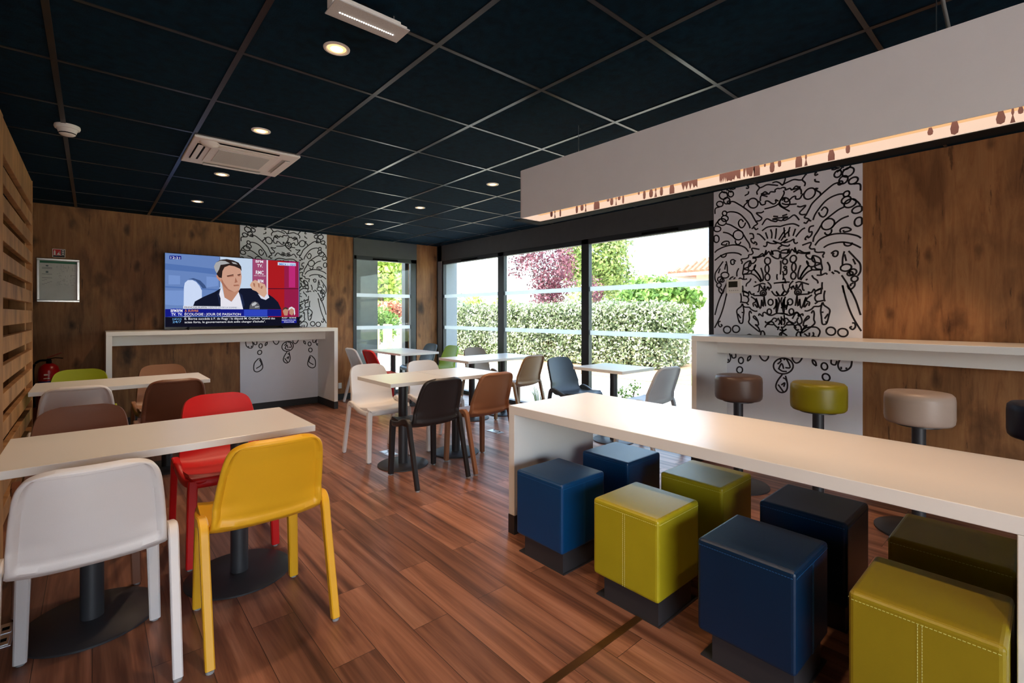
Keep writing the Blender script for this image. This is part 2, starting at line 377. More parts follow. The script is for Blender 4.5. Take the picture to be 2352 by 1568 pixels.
# ------------------------------------------------------------ murals
DOODLE = [[1,135,2434,126,2413,102,2405,76,2414,58,2436,58,2460,76,2475,102,2474,126,2458],[1,192,2438,185,2422,170,2415,153,2421,142,2438,142,2457,153,2469,170,2469,185,2457],[1,158,2381,151,2363,133,2355,112,2362,99,2381,99,2402,112,2416,133,2415,151,2402],[1,165,2363,161,2354,152,2351,141,2355,134,2363,134,2373,141,2379,152,2379,161,2372],[1,92,2361,85,2345,66,2340,45,2346,31,2362,31,2380,45,2391,66,2390,85,2378],[1,128,2265,123,2252,110,2247,95,2252,87,2264,87,2279,95,2289,110,2289,123,2280],[1,141,2214,133,2197,114,2191,92,2197,79,2214,79,2234,92,2246,114,2246,133,2234],[1,123,2183,114,2164,90,2156,62,2164,44,2183,44,2206,62,2220,90,2220,114,2205],[1,414,2313,404,2286,379,2275,349,2285,330,2312,330,2343,349,2363,379,2363,404,2343],[0,212,2505,208,2489,184,2484,153,2500],[0,75,2507,80,2485,102,2468,132,2466],[0,123,2502,153,2471,174,2458],[0,13,2277,13,2320,28,2335,59,2338],[0,166,2371,196,2364,236,2336,285,2296,349,2236,373,2192,396,2147,410,2125,381,2109,371,2094],[0,128,2272,162,2275,212,2262,257,2234,297,2187,330,2137,345,2093],[0,123,2166,162,2150,204,2121,257,2081],[0,13,2160,32,2192,67,2221],[0,285,2162,261,2188,238,2162,249,2123,271,2108,293,2125,304,2153],[0,314,2495,328,2486,328,2466,306,2472],[0,330,2437,328,2416,301,2405,297,2404],[0,306,2350,326,2355,314,2333,293,2315,289,2295],[0,416,2331,431,2316,439,2299,454,2290,477,2296,479,2318,503,2315,526,2295,548,2282,567,2292,563,2317,588,2300],[0,391,2506,408,2478,426,2450,404,2418,410,2391],[0,426,2448,454,2453,492,2465,541,2453,585,2439],[0,439,2389,458,2396,477,2404,507,2378,522,2395,559,2388,559,2404,578,2414,601,2408],[0,439,2387,473,2383,511,2380],[0,435,2327,435,2360,450,2377,496,2357],[0,470,2251,511,2254,559,2262,588,2277],[0,466,2232,443,2221,400,2226,420,2201,447,2172,431,2152,400,2151],[0,449,2108,487,2158,530,2136,567,2123,578,2137,541,2146,556,2152,601,2151],[0,544,2173,585,2165],[0,449,2056,492,2082,548,2084,602,2074],[0,357,2088,381,2093,396,2074,416,2084],[1,70,2124,61,2108,41,2102,17,2108,1,2124,1,2143,17,2155,41,2154,61,2142],[1,53,2030,47,2008,31,1998,12,2005,0,2024,0,2048,12,2065,31,2066,47,2053],[1,283,2038,272,2011,245,1999,213,2008,192,2034,192,2064,213,2085,245,2086,272,2067],[1,148,1673,139,1656,117,1648,92,1652,75,1668,75,1688,92,1701,117,1703,139,1692],[1,87,1636,81,1621,67,1614,51,1618,40,1631,40,1647,51,1659,67,1661,81,1652],[1,102,1625,97,1615,87,1610,73,1612,64,1621,64,1633,73,1641,87,1642,97,1636],[1,75,1581,69,1567,56,1560,41,1564,31,1576,31,1591,41,1602,56,1604,69,1596],[1,521,1778,516,1759,501,1749,484,1754,473,1771,473,1792,484,1807,501,1809,516,1797],[1,509,1707,505,1684,495,1672,484,1677,476,1697,476,1722,484,1741,495,1744,505,1731],[1,516,1633,511,1614,499,1604,485,1608,476,1625,476,1646,485,1661,499,1664,511,1653],[1,485,1491,479,1475,464,1467,447,1470,436,1484,436,1501,447,1514,464,1516,479,1507],[1,470,1489,468,1483,462,1479,455,1481,451,1486,451,1493,455,1499,462,1500,468,1496],[0,404,2035,427,2026,454,1998,477,1968],[0,479,2039,488,2010,498,1979],[0,522,2060,533,2020,530,1977],[0,570,2063,567,2016,561,1970],[0,337,2045,365,2040,375,2020,373,1996,353,1996,357,1969,381,1948,385,1964,400,1952,404,1937,393,1937],[0,460,1919,479,1911,492,1930,492,1950,526,1934,574,1929,541,1956,574,1937,602,1926],[0,210,1999,212,1973,232,1955,253,1964,259,1980],[0,91,2089,136,2075,178,2046,212,2007],[0,285,2042,310,1995,337,1951,345,1909],[0,128,1981,123,1966,93,1967,76,1978,102,1998,140,1996,151,1980,145,1964],[0,10,1901,37,1924,111,1950,188,1957,253,1944,301,1918,330,1878],[0,10,1825,67,1863,128,1883,188,1883,236,1872,267,1853],[0,67,1874,76,1856,98,1849,119,1860,125,1885],[0,214,1799,188,1818,166,1809,170,1780,188,1772,201,1786,192,1801],[0,427,1890,365,1907,361,1891,371,1866,357,1851,333,1849,330,1829,310,1818,263,1814,273,1788,267,1770],[0,93,1809,41,1738,15,1697,13,1641,32,1605],[0,121,1809,132,1757,134,1698],[0,119,1784,108,1729],[0,63,1743,46,1697],[0,50,1557,52,1527,72,1504,89,1504,100,1533],[0,59,1552,80,1538,75,1526],[0,192,1656,170,1649,153,1631],[0,210,1649,192,1631],[0,241,1732,224,1696,224,1656],[0,241,1628,253,1640,285,1626,318,1628],[0,140,1617,102,1546,72,1475],[0,132,1532,123,1474],[0,365,1825,412,1825,454,1850,466,1820,485,1879,481,1835,507,1864,526,1827,530,1870,544,1829,541,1863,585,1861,602,1843],[0,373,1823,420,1820,470,1836],[0,530,1823,563,1798,592,1795,599,1836],[0,365,1815,393,1811,396,1794,377,1771,353,1769,345,1794,310,1781,289,1758,285,1725,277,1680,287,1659,285,1630],[0,345,1790,333,1754,328,1726,337,1705,365,1703,385,1726,393,1754,377,1727],[0,285,1725,330,1738,349,1753,353,1781],[0,285,1721,330,1705,318,1681,285,1673,349,1675,357,1699],[0,373,1719,404,1684,435,1634,441,1595],[0,377,1714,412,1671,440,1621],[0,349,1675,381,1661,412,1631,439,1593],[0,439,1722,454,1673,460,1632,454,1604,435,1629],[0,353,1630,341,1606,314,1583,308,1558],[0,385,1600,400,1591],[0,375,1553,427,1573,454,1580,479,1571],[0,427,1569,422,1513,408,1505],[0,431,1569,462,1524,470,1559,481,1515,500,1546,511,1514],[0,496,1590,522,1561,522,1533,488,1546],[0,578,1657,574,1633,578,1606],[0,548,1576,574,1579,602,1580],[0,277,1568,279,1539,277,1506],[0,285,1514,326,1496,337,1512,357,1483,381,1490,377,1474,447,1470],[0,530,1509,556,1472,585,1466,567,1504,599,1460],[1,543,1407,538,1391,525,1382,511,1385,502,1399,502,1417,511,1431,525,1434,538,1425],[1,529,1324,525,1308,514,1300,502,1303,494,1316,494,1332,502,1345,514,1348,525,1340],[1,166,1154,158,1133,138,1121,114,1124,99,1141,99,1164,114,1181,138,1185,158,1175],[1,249,1163,241,1142,221,1130,198,1133,184,1150,184,1172,198,1190,221,1194,241,1183],[0,81,1500,44,1410,12,1294],[0,135,1536,100,1385,62,1274,8,1168],[0,257,1497,264,1460,262,1420,254,1410],[0,283,1476,310,1469,329,1448,329,1425,313,1408,264,1416],[0,310,1405,332,1388],[0,273,1402,264,1376,224,1339,230,1288,244,1230,260,1217,277,1224,283,1281,288,1335,277,1399],[0,234,1305,260,1264],[0,267,1318,287,1318],[0,249,1244,247,1227],[0,280,1379,300,1367,336,1365,355,1345,387,1329,409,1331],[0,352,1464,387,1437,393,1414,371,1401,377,1371],[0,384,1397,412,1361,398,1447],[0,398,1447,434,1351,446,1432],[0,446,1432,459,1370,467,1461],[0,467,1461,480,1373],[0,565,1439,568,1385,547,1346],[0,586,1451,595,1416,586,1372,571,1314,568,1426],[0,571,1433,580,1394,571,1359],[0,358,1308,345,1331,336,1308,339,1258,332,1225,371,1185,431,1141,415,1183,390,1206,418,1203,409,1249,384,1285,374,1272,409,1242],[0,421,1285,425,1305,456,1282,456,1308,474,1318,505,1295,535,1292,571,1308,601,1308],[0,477,1240,487,1223,526,1240,550,1266,577,1253,559,1234],[0,474,1181,493,1210,541,1208,547,1224,523,1234,493,1207],[0,583,1269,601,1234,615,1206],[0,69,1232,51,1228,47,1200,65,1179,83,1194,69,1204],[0,547,1215,580,1183,592,1193,580,1161],[0,437,1105,443,1144,459,1148,471,1129,471,1106],[0,316,1107,339,1115,358,1107],[0,283,1517,310,1506,332,1485,323,1462],[0,283,1507,287,1470],[1,284,871,279,852,266,841,250,843,240,858,240,877,250,893,266,898,279,889],[1,276,782,270,763,254,752,236,754,224,768,224,788,236,804,254,809,270,801],[0,71,933,71,915,79,878,109,849,146,845,165,884,153,932],[0,106,873,109,858],[0,143,876,143,854],[0,172,921,184,888,212,896,212,930],[0,320,867,326,901,349,917,344,887,320,867],[0,426,937,432,917,452,889,479,882,501,907,504,930],[0,237,700,180,634,177,539,229,518,288,566,271,663,246,703],[0,204,563,271,611,246,682]]     # (u, z) in mm on a panel 1203 mm wide, left half; mirrored below
CENTRE = [[1,680,2272,670,2247,646,2236,618,2246,600,2272,600,2301,618,2320,646,2320,670,2301],[0,628,2387,634,2362,617,2326,596,2291,592,2272,614,2245,679,2195],[0,537,2472,567,2476,596,2460,621,2435,635,2459,646,2496],[0,635,2142,614,2124,578,2137],[1,660,1760,656,1746,644,1739,631,1743,622,1756,622,1771,631,1782,644,1784,656,1775],[1,653,1710,651,1704,644,1701,637,1703,632,1708,632,1715,637,1720,644,1721,651,1717],[0,602,1926,621,1908,664,1895,679,1909],[0,621,1908,596,1895,585,1880,603,1878],[0,643,2038,617,2002,590,1958],[0,679,2029,643,1999,608,1948],[0,605,1773,608,1721,603,1651],[0,621,1681,635,1649,653,1656,653,1695,635,1680],[0,602,1843,664,1833],[0,621,1603,635,1614,643,1587,621,1576],[0,602,1581,657,1582,679,1579],[0,621,1568,628,1525,653,1493,675,1531],[0,615,1206,610,1282],[0,633,1295,639,1235,630,1206],[0,601,1308,630,1304,662,1300],[0,595,1167,627,1156,653,1172,598,1129,610,1107,618,1139,659,1112],[0,607,1359,618,1365,627,1409,645,1456],[0,630,1384,656,1377,668,1408,648,1339],[0,791,1137,826,1113,831,1146],[0,854,1147,863,1138,857,1105],[0,769,1101,763,1135,778,1165,813,1189,877,1193,905,1171,908,1145,891,1103],[0,769,1165,766,1195,745,1211,720,1200,717,1184,739,1161,748,1174],[0,748,1274,736,1251,742,1224,760,1218,775,1241,763,1284,745,1308,724,1308,699,1261],[1,706,853,687,808,641,780,587,783,551,817,551,865,587,904,641,916,687,896],[0,580,860,609,891,593,913],[0,588,815,614,869,630,822],[0,588,821,619,801,656,801],[0,630,899,651,911,682,840,643,834],[0,619,772,580,711,566,658,588,621,619,613,651,634,661,686,645,764],[0,585,680,627,622],[0,611,678,640,701,630,665],[0,624,744,645,735,653,719]]
def ribbon(b, pts, hw, place):
    P = [np.array(p, float) for p in pts]
    L = []; R = []
    for i in range(len(P)):
        t = P[min(i+1, len(P)-1)]-P[max(i-1, 0)]; n = np.linalg.norm(t); t = t/n if n > 1e-9 else np.array([1., 0.])
        nn = np.array([-t[1], t[0]])*hw; L.append(P[i]+nn); R.append(P[i]-nn)
    poly = L+R[::-1]
    n = len(L); vs = [place(*p, 0) for p in L]+[place(*p, 0) for p in R]+[place(*p, 1) for p in L]+[place(*p, 1) for p in R]
    fs = []
    for i in range(n-1):
        fs += [(i, i+1, n+i+1, n+i), (2*n+i, 3*n+i, 3*n+i+1, 2*n+i+1), (i, 2*n+i, 2*n+i+1, i+1), (n+i, n+i+1, 3*n+i+1, 3*n+i)]
    b.add(vs, fs)
def doodle(b, wid, place):
    sc = wid/1203.0
    for strokes, mirror in ((DOODLE, True), (CENTRE, False)):
        for st in strokes:
            closed = st[0] == 1
            pts = [(st[i], st[i+1]) for i in range(1, len(st), 2)]
            sm = catmull(pts, 4, closed)
            if closed: sm = sm+[sm[0]]
            for mir in ((False, True) if mirror else (False,)):
                q = []
                for u, z in sm:
                    uu = 1203-u if mir else u
                    q.append((min(max(uu, 4), 1199)*sc, min(z, 2488)/1000))
                ribbon(b, q, .0066, place)
mr = thing('mural_panel', 'white wall panel of black line doodles behind the right wall counter', 'mural', (XW-.002, 1.0135, 0))
b = MB(); b.box((-.006, 0, .09), (0, 1.2, CE)); b.build('panel', M['mural'], mr)
b = MB(); doodle(b, 1.2, lambda u, z, s: (-.0062-.0009*s, 1.2-u, z)); b.build('doodle_pattern', M['ink'], mr)
mt = thing('mural_panel', 'white wall panel of black line doodles behind the television', 'mural', (1.483, YB-.002, 0))
b = MB(); b.box((0, -.006, .09), (1.15, 0, CE)); b.build('panel', M['mural'], mt)
b = MB(); doodle(b, 1.15, lambda u, z, s: (u, -.0062-.0009*s, z)); b.build('doodle_pattern', M['ink'], mt)

# ------------------------------------------------------------ plastic chairs
def chair_meshes():
    prof = [(.236, .418, .150), (.250, .430, .172), (.253, .447, .184), (.240, .459, .196), (.200, .462, .206), (.120, .455, .211), (.03, .447, .213), (-.04, .446, .212),
            (-.085, .455, .209), (-.115, .476, .206), (-.138, .510, .203), (-.158, .560, .199), (-.181, .620, .194), (-.205, .685, .187), (-.226, .740, .179), (-.239, .775, .168), (-.246, .797, .150), (-.250, .810, .122), (-.2525, .817, .085)]
    rows = catmull(prof, 4); nr = len(rows); nc = 44
    ksplit = 8*4
    us = [math.sin(PI/2*(-1+2*j/nc)) for j in range(nc+1)]
    us = [.35*u+.65*(-1+2*j/nc) for j, u in enumerate(us)]
    F = np.zeros((nr, nc+1, 3))
    for i, (y, z, wd) in enumerate(rows):
        s = min(max((z-.46)/.10, 0), 1) if y < .0 else 0
        for j, u in enumerate(us):
            F[i, j] = (wd*u, y+.040*s*(wd*u/.20)**2, z+(.016*(1-s)*abs(u)**3 if y < .22 else .004*abs(u)**3))
    N = np.zeros_like(F)
    for i in range(nr):
        for j in range(nc+1):
            a = F[min(i+1, nr-1), j]-F[max(i-1, 0), j]; c = F[i, min(j+1, nc)]-F[i, max(j-1, 0)]
            n = np.cross(c, a); N[i, j] = n/(np.linalg.norm(n)+1e-9)
    if N[20, nc//2][2] < 0: N = -N
    B = np.zeros_like(F)
    for i in range(nr):
        z = F[i, nc//2][2]
        for j, u in enumerate(us):
            edge = (1-abs(u))*rows[i][2]
            top = .817-F[i, nc//2][2]
            d = min(edge, top if i > ksplit else 9)
            if i > ksplit-2:
                d = min(d, max((F[i, nc//2][2]-.468)*.9, 0)+.002)
                th = .027 if d <= .017 else (.008+.019*(1-(d-.017)/.008) if d < .025 else .008)
            else: th = .025
            if d < .006: th *= .72+.28*d/.006
            B[i, j] = F[i, j]-N[i, j]*th
    out = []
    for name, i0, i1 in (('seat', 0, ksplit), ('backrest', ksplit, nr-1)):
        b = MB(); n = nc+1; m = i1-i0+1
        vs = [tuple(F[i, j]) for i in range(i0, i1+1) for j in range(n)]+[tuple(B[i, j]) for i in range(i0, i1+1) for j in range(n)]
        fs = []; o = m*n
        for i in range(m-1):
            for j in range(nc):
                a = i*n+j; fs.append((a, a+1, a+n+1, a+n)); fs.append((o+a, o+a+n, o+a+n+1, o+a+1))
            fs.append((i*n, i*n+n, o+i*n+n, o+i*n)); a = i*n+nc; fs.append((a, o+a, o+a+n, a+n))
        for j in range(nc):
            if i0 == 0: fs.append((j, o+j, o+j+1, j+1))
            else: a = (m-1)*n+j; fs.append((a, a+1, o+a+1, o+a))
        b.add(vs, fs); out.append(b.mesh('chair_'+name, M['whiteplastic'], 58))
    b = MB()
    half = [(.2285, -.05, .484), (.227, -.02, .478), (.2235, .02, .464), (.217, .08, .443), (.208, .16, .432), (.193, .207, .430), (.165, .231, .430), (.11, .240, .430), (0, .242, .430)]
    path = [tuple(p) for p in catmull(half+[(-x, y, z) for x, y, z in half[-2::-1]], 3)]
    b.sweep(path, [(.030, .042)]*len(path), ch=.3); frame = b.mesh('chair_frame', M['whiteplastic'], 50)
    legs = []
    for sx in (-1, 1):
        b = MB(); p = catmull([(sx*.2275, -.015, .476), (sx*.2285, -.050, .486), (sx*.2295, -.080, .489), (sx*.2295, -.104, .474), (sx*.2295, -.118, .440), (sx*.2295, -.132, .38), (sx*.2295, -.172, .24), (sx*.229, -.236, .010)], 4)
        k = len(p); sz = [(.043-.009*i/(k-1), .034-.003*i/(k-1)) for i in range(k)]
        b.sweep([tuple(q) for q in p], sz, ref=(1, 0, 0)); rear = b.mesh('chair_rear_leg', M['whiteplastic'], 40)
        b = MB(); p = catmull([(sx*.186, .222, .440), (sx*.190, .226, .40), (sx*.196, .232, .2), (sx*.201, .238, .010)], 3)
        k = len(p); b.sweep([tuple(q) for q in p], [(.046-.008*i/(k-1), .044-.008*i/(k-1)) for i in range(k)], ref=(0, 1, 0)); front = b.mesh('chair_front_leg', M['whiteplastic'], 40)
        for me, x, y in ((rear, sx*.229, -.237), (front, sx*.201, .238)):
            g = MB(); g.lathe([(.0135, 0), (.0145, .003), (.0145, .012)], (x, y, 0), 12); legs.append((me, g.mesh('chair_glide', M['glide'], 40)))
    return out[0], out[1], frame, legs
CH = chair_meshes()
CHAIRCOL = dict(white=(213, 207, 204), yellow=(224, 166, 30), red=(206, 20, 22), brown=(108, 66, 46), orange=(140, 96, 68), green=(150, 158, 22), black=(30, 29, 31), taupe=(128, 110, 92), beige=(142, 112, 82), slate=(52, 62, 72), lime=(140, 178, 40), grey=(190, 192, 194), dark=(46, 52, 54))
CM = {k: plain('chair_plastic_'+k, srgb(*v), .42, var=.03, vscale=4, bump=.12, bscale=500, spec=.45) for k, v in CHAIRCOL.items()}
def chair(colour, x, y, rot, label):
    r = thing('cafe_chair', label, 'chair', (x, y, 0), math.radians(rot), 'plastic chairs at the cafe tables')
    def inst(name, me, par, mat):
        o = put(name, me, par); o.material_slots[0].link = 'OBJECT'; o.material_slots[0].material = mat; return o
    inst('seat', CH[0], r, CM[colour]); inst('backrest', CH[1], r, CM[colour]); inst('seat_frame', CH[2], r, CM[colour])
    for me, g in CH[3]:
        l = inst('leg', me, r, CM[colour]); put('foot_glide', g, l)
    return r
chair('white', 0.0, 2.30, 0, 'white plastic chair at the near side of the front left table')
chair('yellow', .55, 2.265, 0, 'bright yellow plastic chair beside the white one at the front left table')
chair('red', .575, 3.145, 180, 'bright red plastic chair facing the yellow one across the front left table')
chair('brown', -.04, 3.17, 180, 'dark brown plastic chair across the front left table from the white one')
chair('white', -.075, 4.60, 0, 'white plastic chair at the near side of the table by the slatted screen')
chair('brown', .475, 4.595, 0, 'brown plastic chair pushed under the second left table, behind the red chair')
chair('green', -.08, 5.44, 180, 'olive green plastic chair in front of the fire extinguisher')
chair('orange', .51, 5.455, 180, 'orange brown plastic chair in front of the television counter')
chair('black', 2.02, 3.325, 0, 'black plastic chair seen from behind at the centre pair of tables')
chair('orange', 2.56, 3.335, 0, 'caramel brown plastic chair right beside the black one')
chair('white', 2.01, 4.19, 180, 'white plastic chair facing the black one across the table')
chair('white', 2.60, 4.17, 180, 'white plastic chair facing the caramel brown one across the table')
chair('beige', 3.96, 4.35, 4, 'beige plastic chair seen from behind at the middle window table pair')
chair('taupe', 4.19, 5.41, 176, 'taupe plastic chair with its back to the hedge at the middle window')
chair('lime', 3.99, 6.22, 90, 'lime green plastic chair nearest the corner pillar and the wide window')
chair('dark', 4.0, 6.85, 90, 'dark grey plastic chair against the wooden corner strip')
chair('white', 3.04, 6.74, -90, 'pale grey plastic chair seen from the side beside the television counter end')
chair('red', 3.07, 6.22, -90, 'red plastic chair at the tables by the narrow window')
chair('slate', 3.95, 3.49, 176, 'slate blue plastic chair under the window at the single table')
chair('grey', 4.05, 2.61, -4, 'light grey plastic chair at the single window table, beside the right counter')

# ------------------------------------------------------------ pedestal tables
def pedestal(root, x, y, r, h):
    b = MB(); b.lathe([(r, 0), (r, .007), (r-.006, .011), (.06, .016)], (x, y, 0), 48); b.build('base', M['steel'], root, 40)
    b = MB(); b.lathe([(.0395, .014), (.0395, h)], (x, y, 0), 24); b.build('column', M['steel'], root, 40)
    b = MB(); b.box((x-.11, y-.11, h), (x+.11, y+.11, h+.012)); b.build('mounting_plate', M['steel'], root)
def table(label, x0, x1, y0, y1, poles, r=.235, group='white cafe tables'):
    cx, cy = (x0+x1)/2, (y0+y1)/2
    t = thing('cafe_table', label, 'table', (cx, cy, 0), 0, group)
    b = MB(); b.box((x0-cx, y0-cy, .727), (x1-cx, y1-cy, .757)); b.build('tabletop', M['lam'], t, bevel=.002)
    for px, py in poles: pedestal(t, px-cx, py-cy, r, .715)
    return t
table('long white table nearest the viewer at left, on two black pedestals', -.268, .825, 2.405, 3.010, [(0, 2.715), (.557, 2.715)])
table('long white table in front of the television counter, on two black pedestals', -.335, .748, 4.705, 5.305, [(-.07, 5.0), (.48, 5.0)])
table('square white table behind the black chair', 1.745, 2.313, 3.42, 4.04, [(2.03, 3.75)], .215)
table('square white table behind the caramel brown chair', 2.318, 2.886, 3.425, 4.045, [(2.585, 3.75)], .215)
table('square white table in front of the lime green and taupe chairs', 3.265, 3.825, 4.485, 5.115, [(3.585, 4.85)], .215)
table('square white table in front of the beige chair by the wide window', 3.83, 4.39, 4.485, 5.115, [(4.07, 4.82)], .215)
table('square white table between the red chair and the lime green chair', 3.17, 3.79, 5.93, 6.47, [(3.48, 6.2)], .215)
table('square white table right under the narrow window', 3.17, 3.79, 6.475, 7.01, [(3.48, 6.74)], .215)
table('single square white table between the slate and light grey chairs', 3.775, 4.325, 2.72, 3.335, [(4.06, 3.03)], .215)

# ------------------------------------------------------------ communal table and cube stools
t = thing('communal_table', 'long low white table with slab legs and cube stools beneath', 'table', (2.235, 1.08, 0))
b = MB(); b.box((-.363, -1.105, .707), (.363, 1.083, .757)); b.build('tabletop', M['lam'], t, bevel=.0025)
for s, y0, y1 in ((0, 1.033, 1.083), (1, -1.06, -1.008)):
    b = MB(); b.box((-.363, y0, .11), (.363, y1, .707)); l = b.build('leg', M['lam'], t, bevel=.0025)
    b = MB(); b.box((-.365, y0-.002, 0), (.365, y1+.002, .11)); b.build('plinth', M['black'], l)
LEATHER = {k: plain('leatherette_'+k, srgb(*v), .36, var=.06, vscale=5, bump=.25, bscale=420, spec=.36) for k, v in
           dict(blue=(0, 56, 100), navy=(0, 33, 60), lime=(164, 150, 26), olive=(140, 122, 24), stitch_lime=(206, 206, 130), stitch_blue=(34, 92, 140), brown=(84, 62, 52), mustard=(128, 116, 14), cream=(172, 152, 138), midnight=(14, 22, 48)).items()}
def cube_mesh():
    b = MB(); h = .17; b.box((-h, -h, .105), (h, h, .452)); body = b.mesh('cube_cushion', LEATHER['blue'])
    s = MB(); z = .452-.022
    n = 34
    for k in range(n):
        a = -h+.012+(2*h-.024)*k/(n-1)
        for sgn in (-1, 1):
            s.box((a-.0032, sgn*(h+.0004)-.0006, z-.0008), (a+.0032, sgn*(h+.0004)+.0006, z+.0008))
            s.box((sgn*(h+.0004)-.0006, a-.0032, z-.0008), (sgn*(h+.0004)+.0006, a+.0032, z+.0008))
    for off in (-.005, .005):
        for k in range(36):
            zz = .115+.31*k/35; s.box((-h-.001, off-.0008, zz-.003), (-h+.0004, off+.0008, zz+.003))
    st = s.mesh('cube_stitching', LEATHER['stitch_lime'])
    p = MB(); p.box((-.15, -.158, .006), (.12, .12, .105)); pl = p.mesh('cube_plinth', M['steel'])
    p = MB(); p.box((-.152, -.165, 0), (.168, .165, .006)); pp = p.mesh('cube_plate', M['steel'])
    return body, st, pl, pp
CU = cube_mesh()
def cube(col, stitch, x, y, rot, label):
    r = thing('cube_stool', label, 'stool', (x, y, 0), math.radians(rot), 'cube stools under the communal table')
    o = put('cushion', CU[0], r, .014, 3); o.material_slots[0].link = 'OBJECT'; o.material_slots[0].material = LEATHER[col]
    s = put('stitching', CU[1], o); s.material_slots[0].link = 'OBJECT'; s.material_slots[0].material = LEATHER[stitch]
    if rot:
        pl = put('plinth', CU[2], r); pl.rotation_euler = (0, 0, -math.radians(rot)); pp = put('base_plate', CU[3], r); pp.rotation_euler = (0, 0, -math.radians(rot))
    else: put('plinth', CU[2], r); put('base_plate', CU[3], r)
    return r
cube('blue', 'stitch_blue', 1.915, 1.785, 90, 'blue cube stool against the white slab leg, on the near side')
cube('lime', 'stitch_lime', 1.915, 1.25, 0, 'lime green cube stool in front between the two blue ones')
cube('navy', 'stitch_blue', 1.90, .735, 90, 'dark blue cube stool in the near row between green ones')
cube('olive', 'stitch_lime', 1.915, .255, 0, 'olive green cube stool nearest the viewer at the lower right corner')
cube('blue', 'stitch_blue', 2.465, 1.785, 180, 'blue cube stool under the table behind the other blue one')
cube('lime', 'stitch_lime', 2.475, 1.245, 180, 'lime green cube stool in the far row beneath the tabletop')
cube('navy', 'stitch_blue', 2.46, .73, 180, 'dark blue cube stool in the far row beneath the tabletop')
cube('olive', 'stitch_lime', 2.46, .26, 180, 'olive green cube stool in the far row by the right slab leg')

# ------------------------------------------------------------ wall counters
t = thing('wall_counter', 'white bar counter carrying the television against the wood wall', 'counter', (0, YB, 0))
b = MB(); b.box((.107, -.65, 1.070), (2.55, -.012, 1.115)); b.build('countertop', M['lam'], t, bevel=.0025)
b = MB(); b.box((.157, -.31, .948), (2.5, -.285, 1.070)); b.build('apron', M['lam'], t)
for x0, x1 in ((.107, .157), (2.50, 2.55)):
    b = MB(); b.box((x0, -.65, .10), (x1, -.012, 1.070)); l = b.build('leg', M['lam'], t, bevel=.0025)
    b = MB(); b.box((x0-.002, -.652, 0), (x1+.002, -.013, .10)); b.build('plinth', M['black'], l)
t = thing('wall_counter', 'white bar counter behind the round bar stools along the right wall', 'counter', (XW, 0, 0))
b = MB(); b.box((-.60, -1.2, 1.066), (-.012, 2.128, 1.112)); b.build('countertop', M['lam'], t, bevel=.0025)
b = MB(); b.box((-.215, -1.15, .945), (-.19, 2.08, 1.066)); b.build('apron', M['lam'], t)
for y0, y1 in ((2.08, 2.128), (-1.2, -1.15)):
    b = MB(); b.box((-.60, y0, .10), (-.012, y1, 1.066)); l = b.build('leg', M['lam'], t, bevel=.0025)
    b = MB(); b.box((-.602, y0-.002, 0), (-.013, y1+.002, .10)); b.build('plinth', M['black'], l)
def bar_meshes():
    b = MB(); b.lathe([(.12, .655), (.152, .655), (.163, .668), (.166, .69), (.166, .795), (.163, .822), (.150, .836), (.10, .841), (.001, .842)], n=40); seat = b.mesh('bar_seat', LEATHER['brown'], 50)
    b = MB(); b.lathe([(.034, .02), (.034, .64)], n=20); b.lathe([(.11, .64), (.11, .655)], n=24); col = b.mesh('bar_column', M['steel'], 40)
    b = MB(); b.lathe([(.215, 0), (.215, .010), (.20, .016), (.05, .024)], n=40); base = b.mesh('bar_base', M['steel'], 40)
    return seat, col, base
BS = bar_meshes()
for col, y, lab in (('brown', 1.604, 'dark brown round bar stool nearest the window'), ('mustard', 1.07, 'mustard green round bar stool in front of the mural panel'),
                    ('cream', .545, 'cream round bar stool in front of the wooden wall'), ('midnight', .018, 'midnight blue round bar stool cut by the right edge')):
    r = thing('bar_stool', lab, 'stool', (3.70, y, 0), 0, 'round bar stools at the right counter')
    o = put('seat', BS[0], r); o.material_slots[0].link = 'OBJECT'; o.material_slots[0].material = LEATHER[col]
    put('column', BS[1], r); put('base', BS[2], r)

# ------------------------------------------------------------ slatted screen
t = thing('slatted_screen', 'pallet wood slatted partition screen along the left edge', 'partition', (-.36, 3.3, 0))
b = MB(); k = 0; top = 2.36
edges = []
z = 2.16
b.box((-.03, -1.9, 2.165), (0, 2.07, 2.36))
while z > .2:
    lo = z-.062-.093; b.box((-.03, -1.9, max(lo, .02)), (0, 2.07, z-.062)); z -= .1535
b.build('slat_panel', M['pine'], t, bevel=.003)
for y0, y1, xa, xb in ((1.97, 2.07, -.12, -.031), (.25, .40, -.12, .004), (-1.9, -1.8, -.12, -.031), (2.07, 2.085, -.12, .004)):
    b = MB(); b.box((xa, y0, 0), (xb, y1, 2.36)); b.build('post', M['pine'], t, bevel=.003)

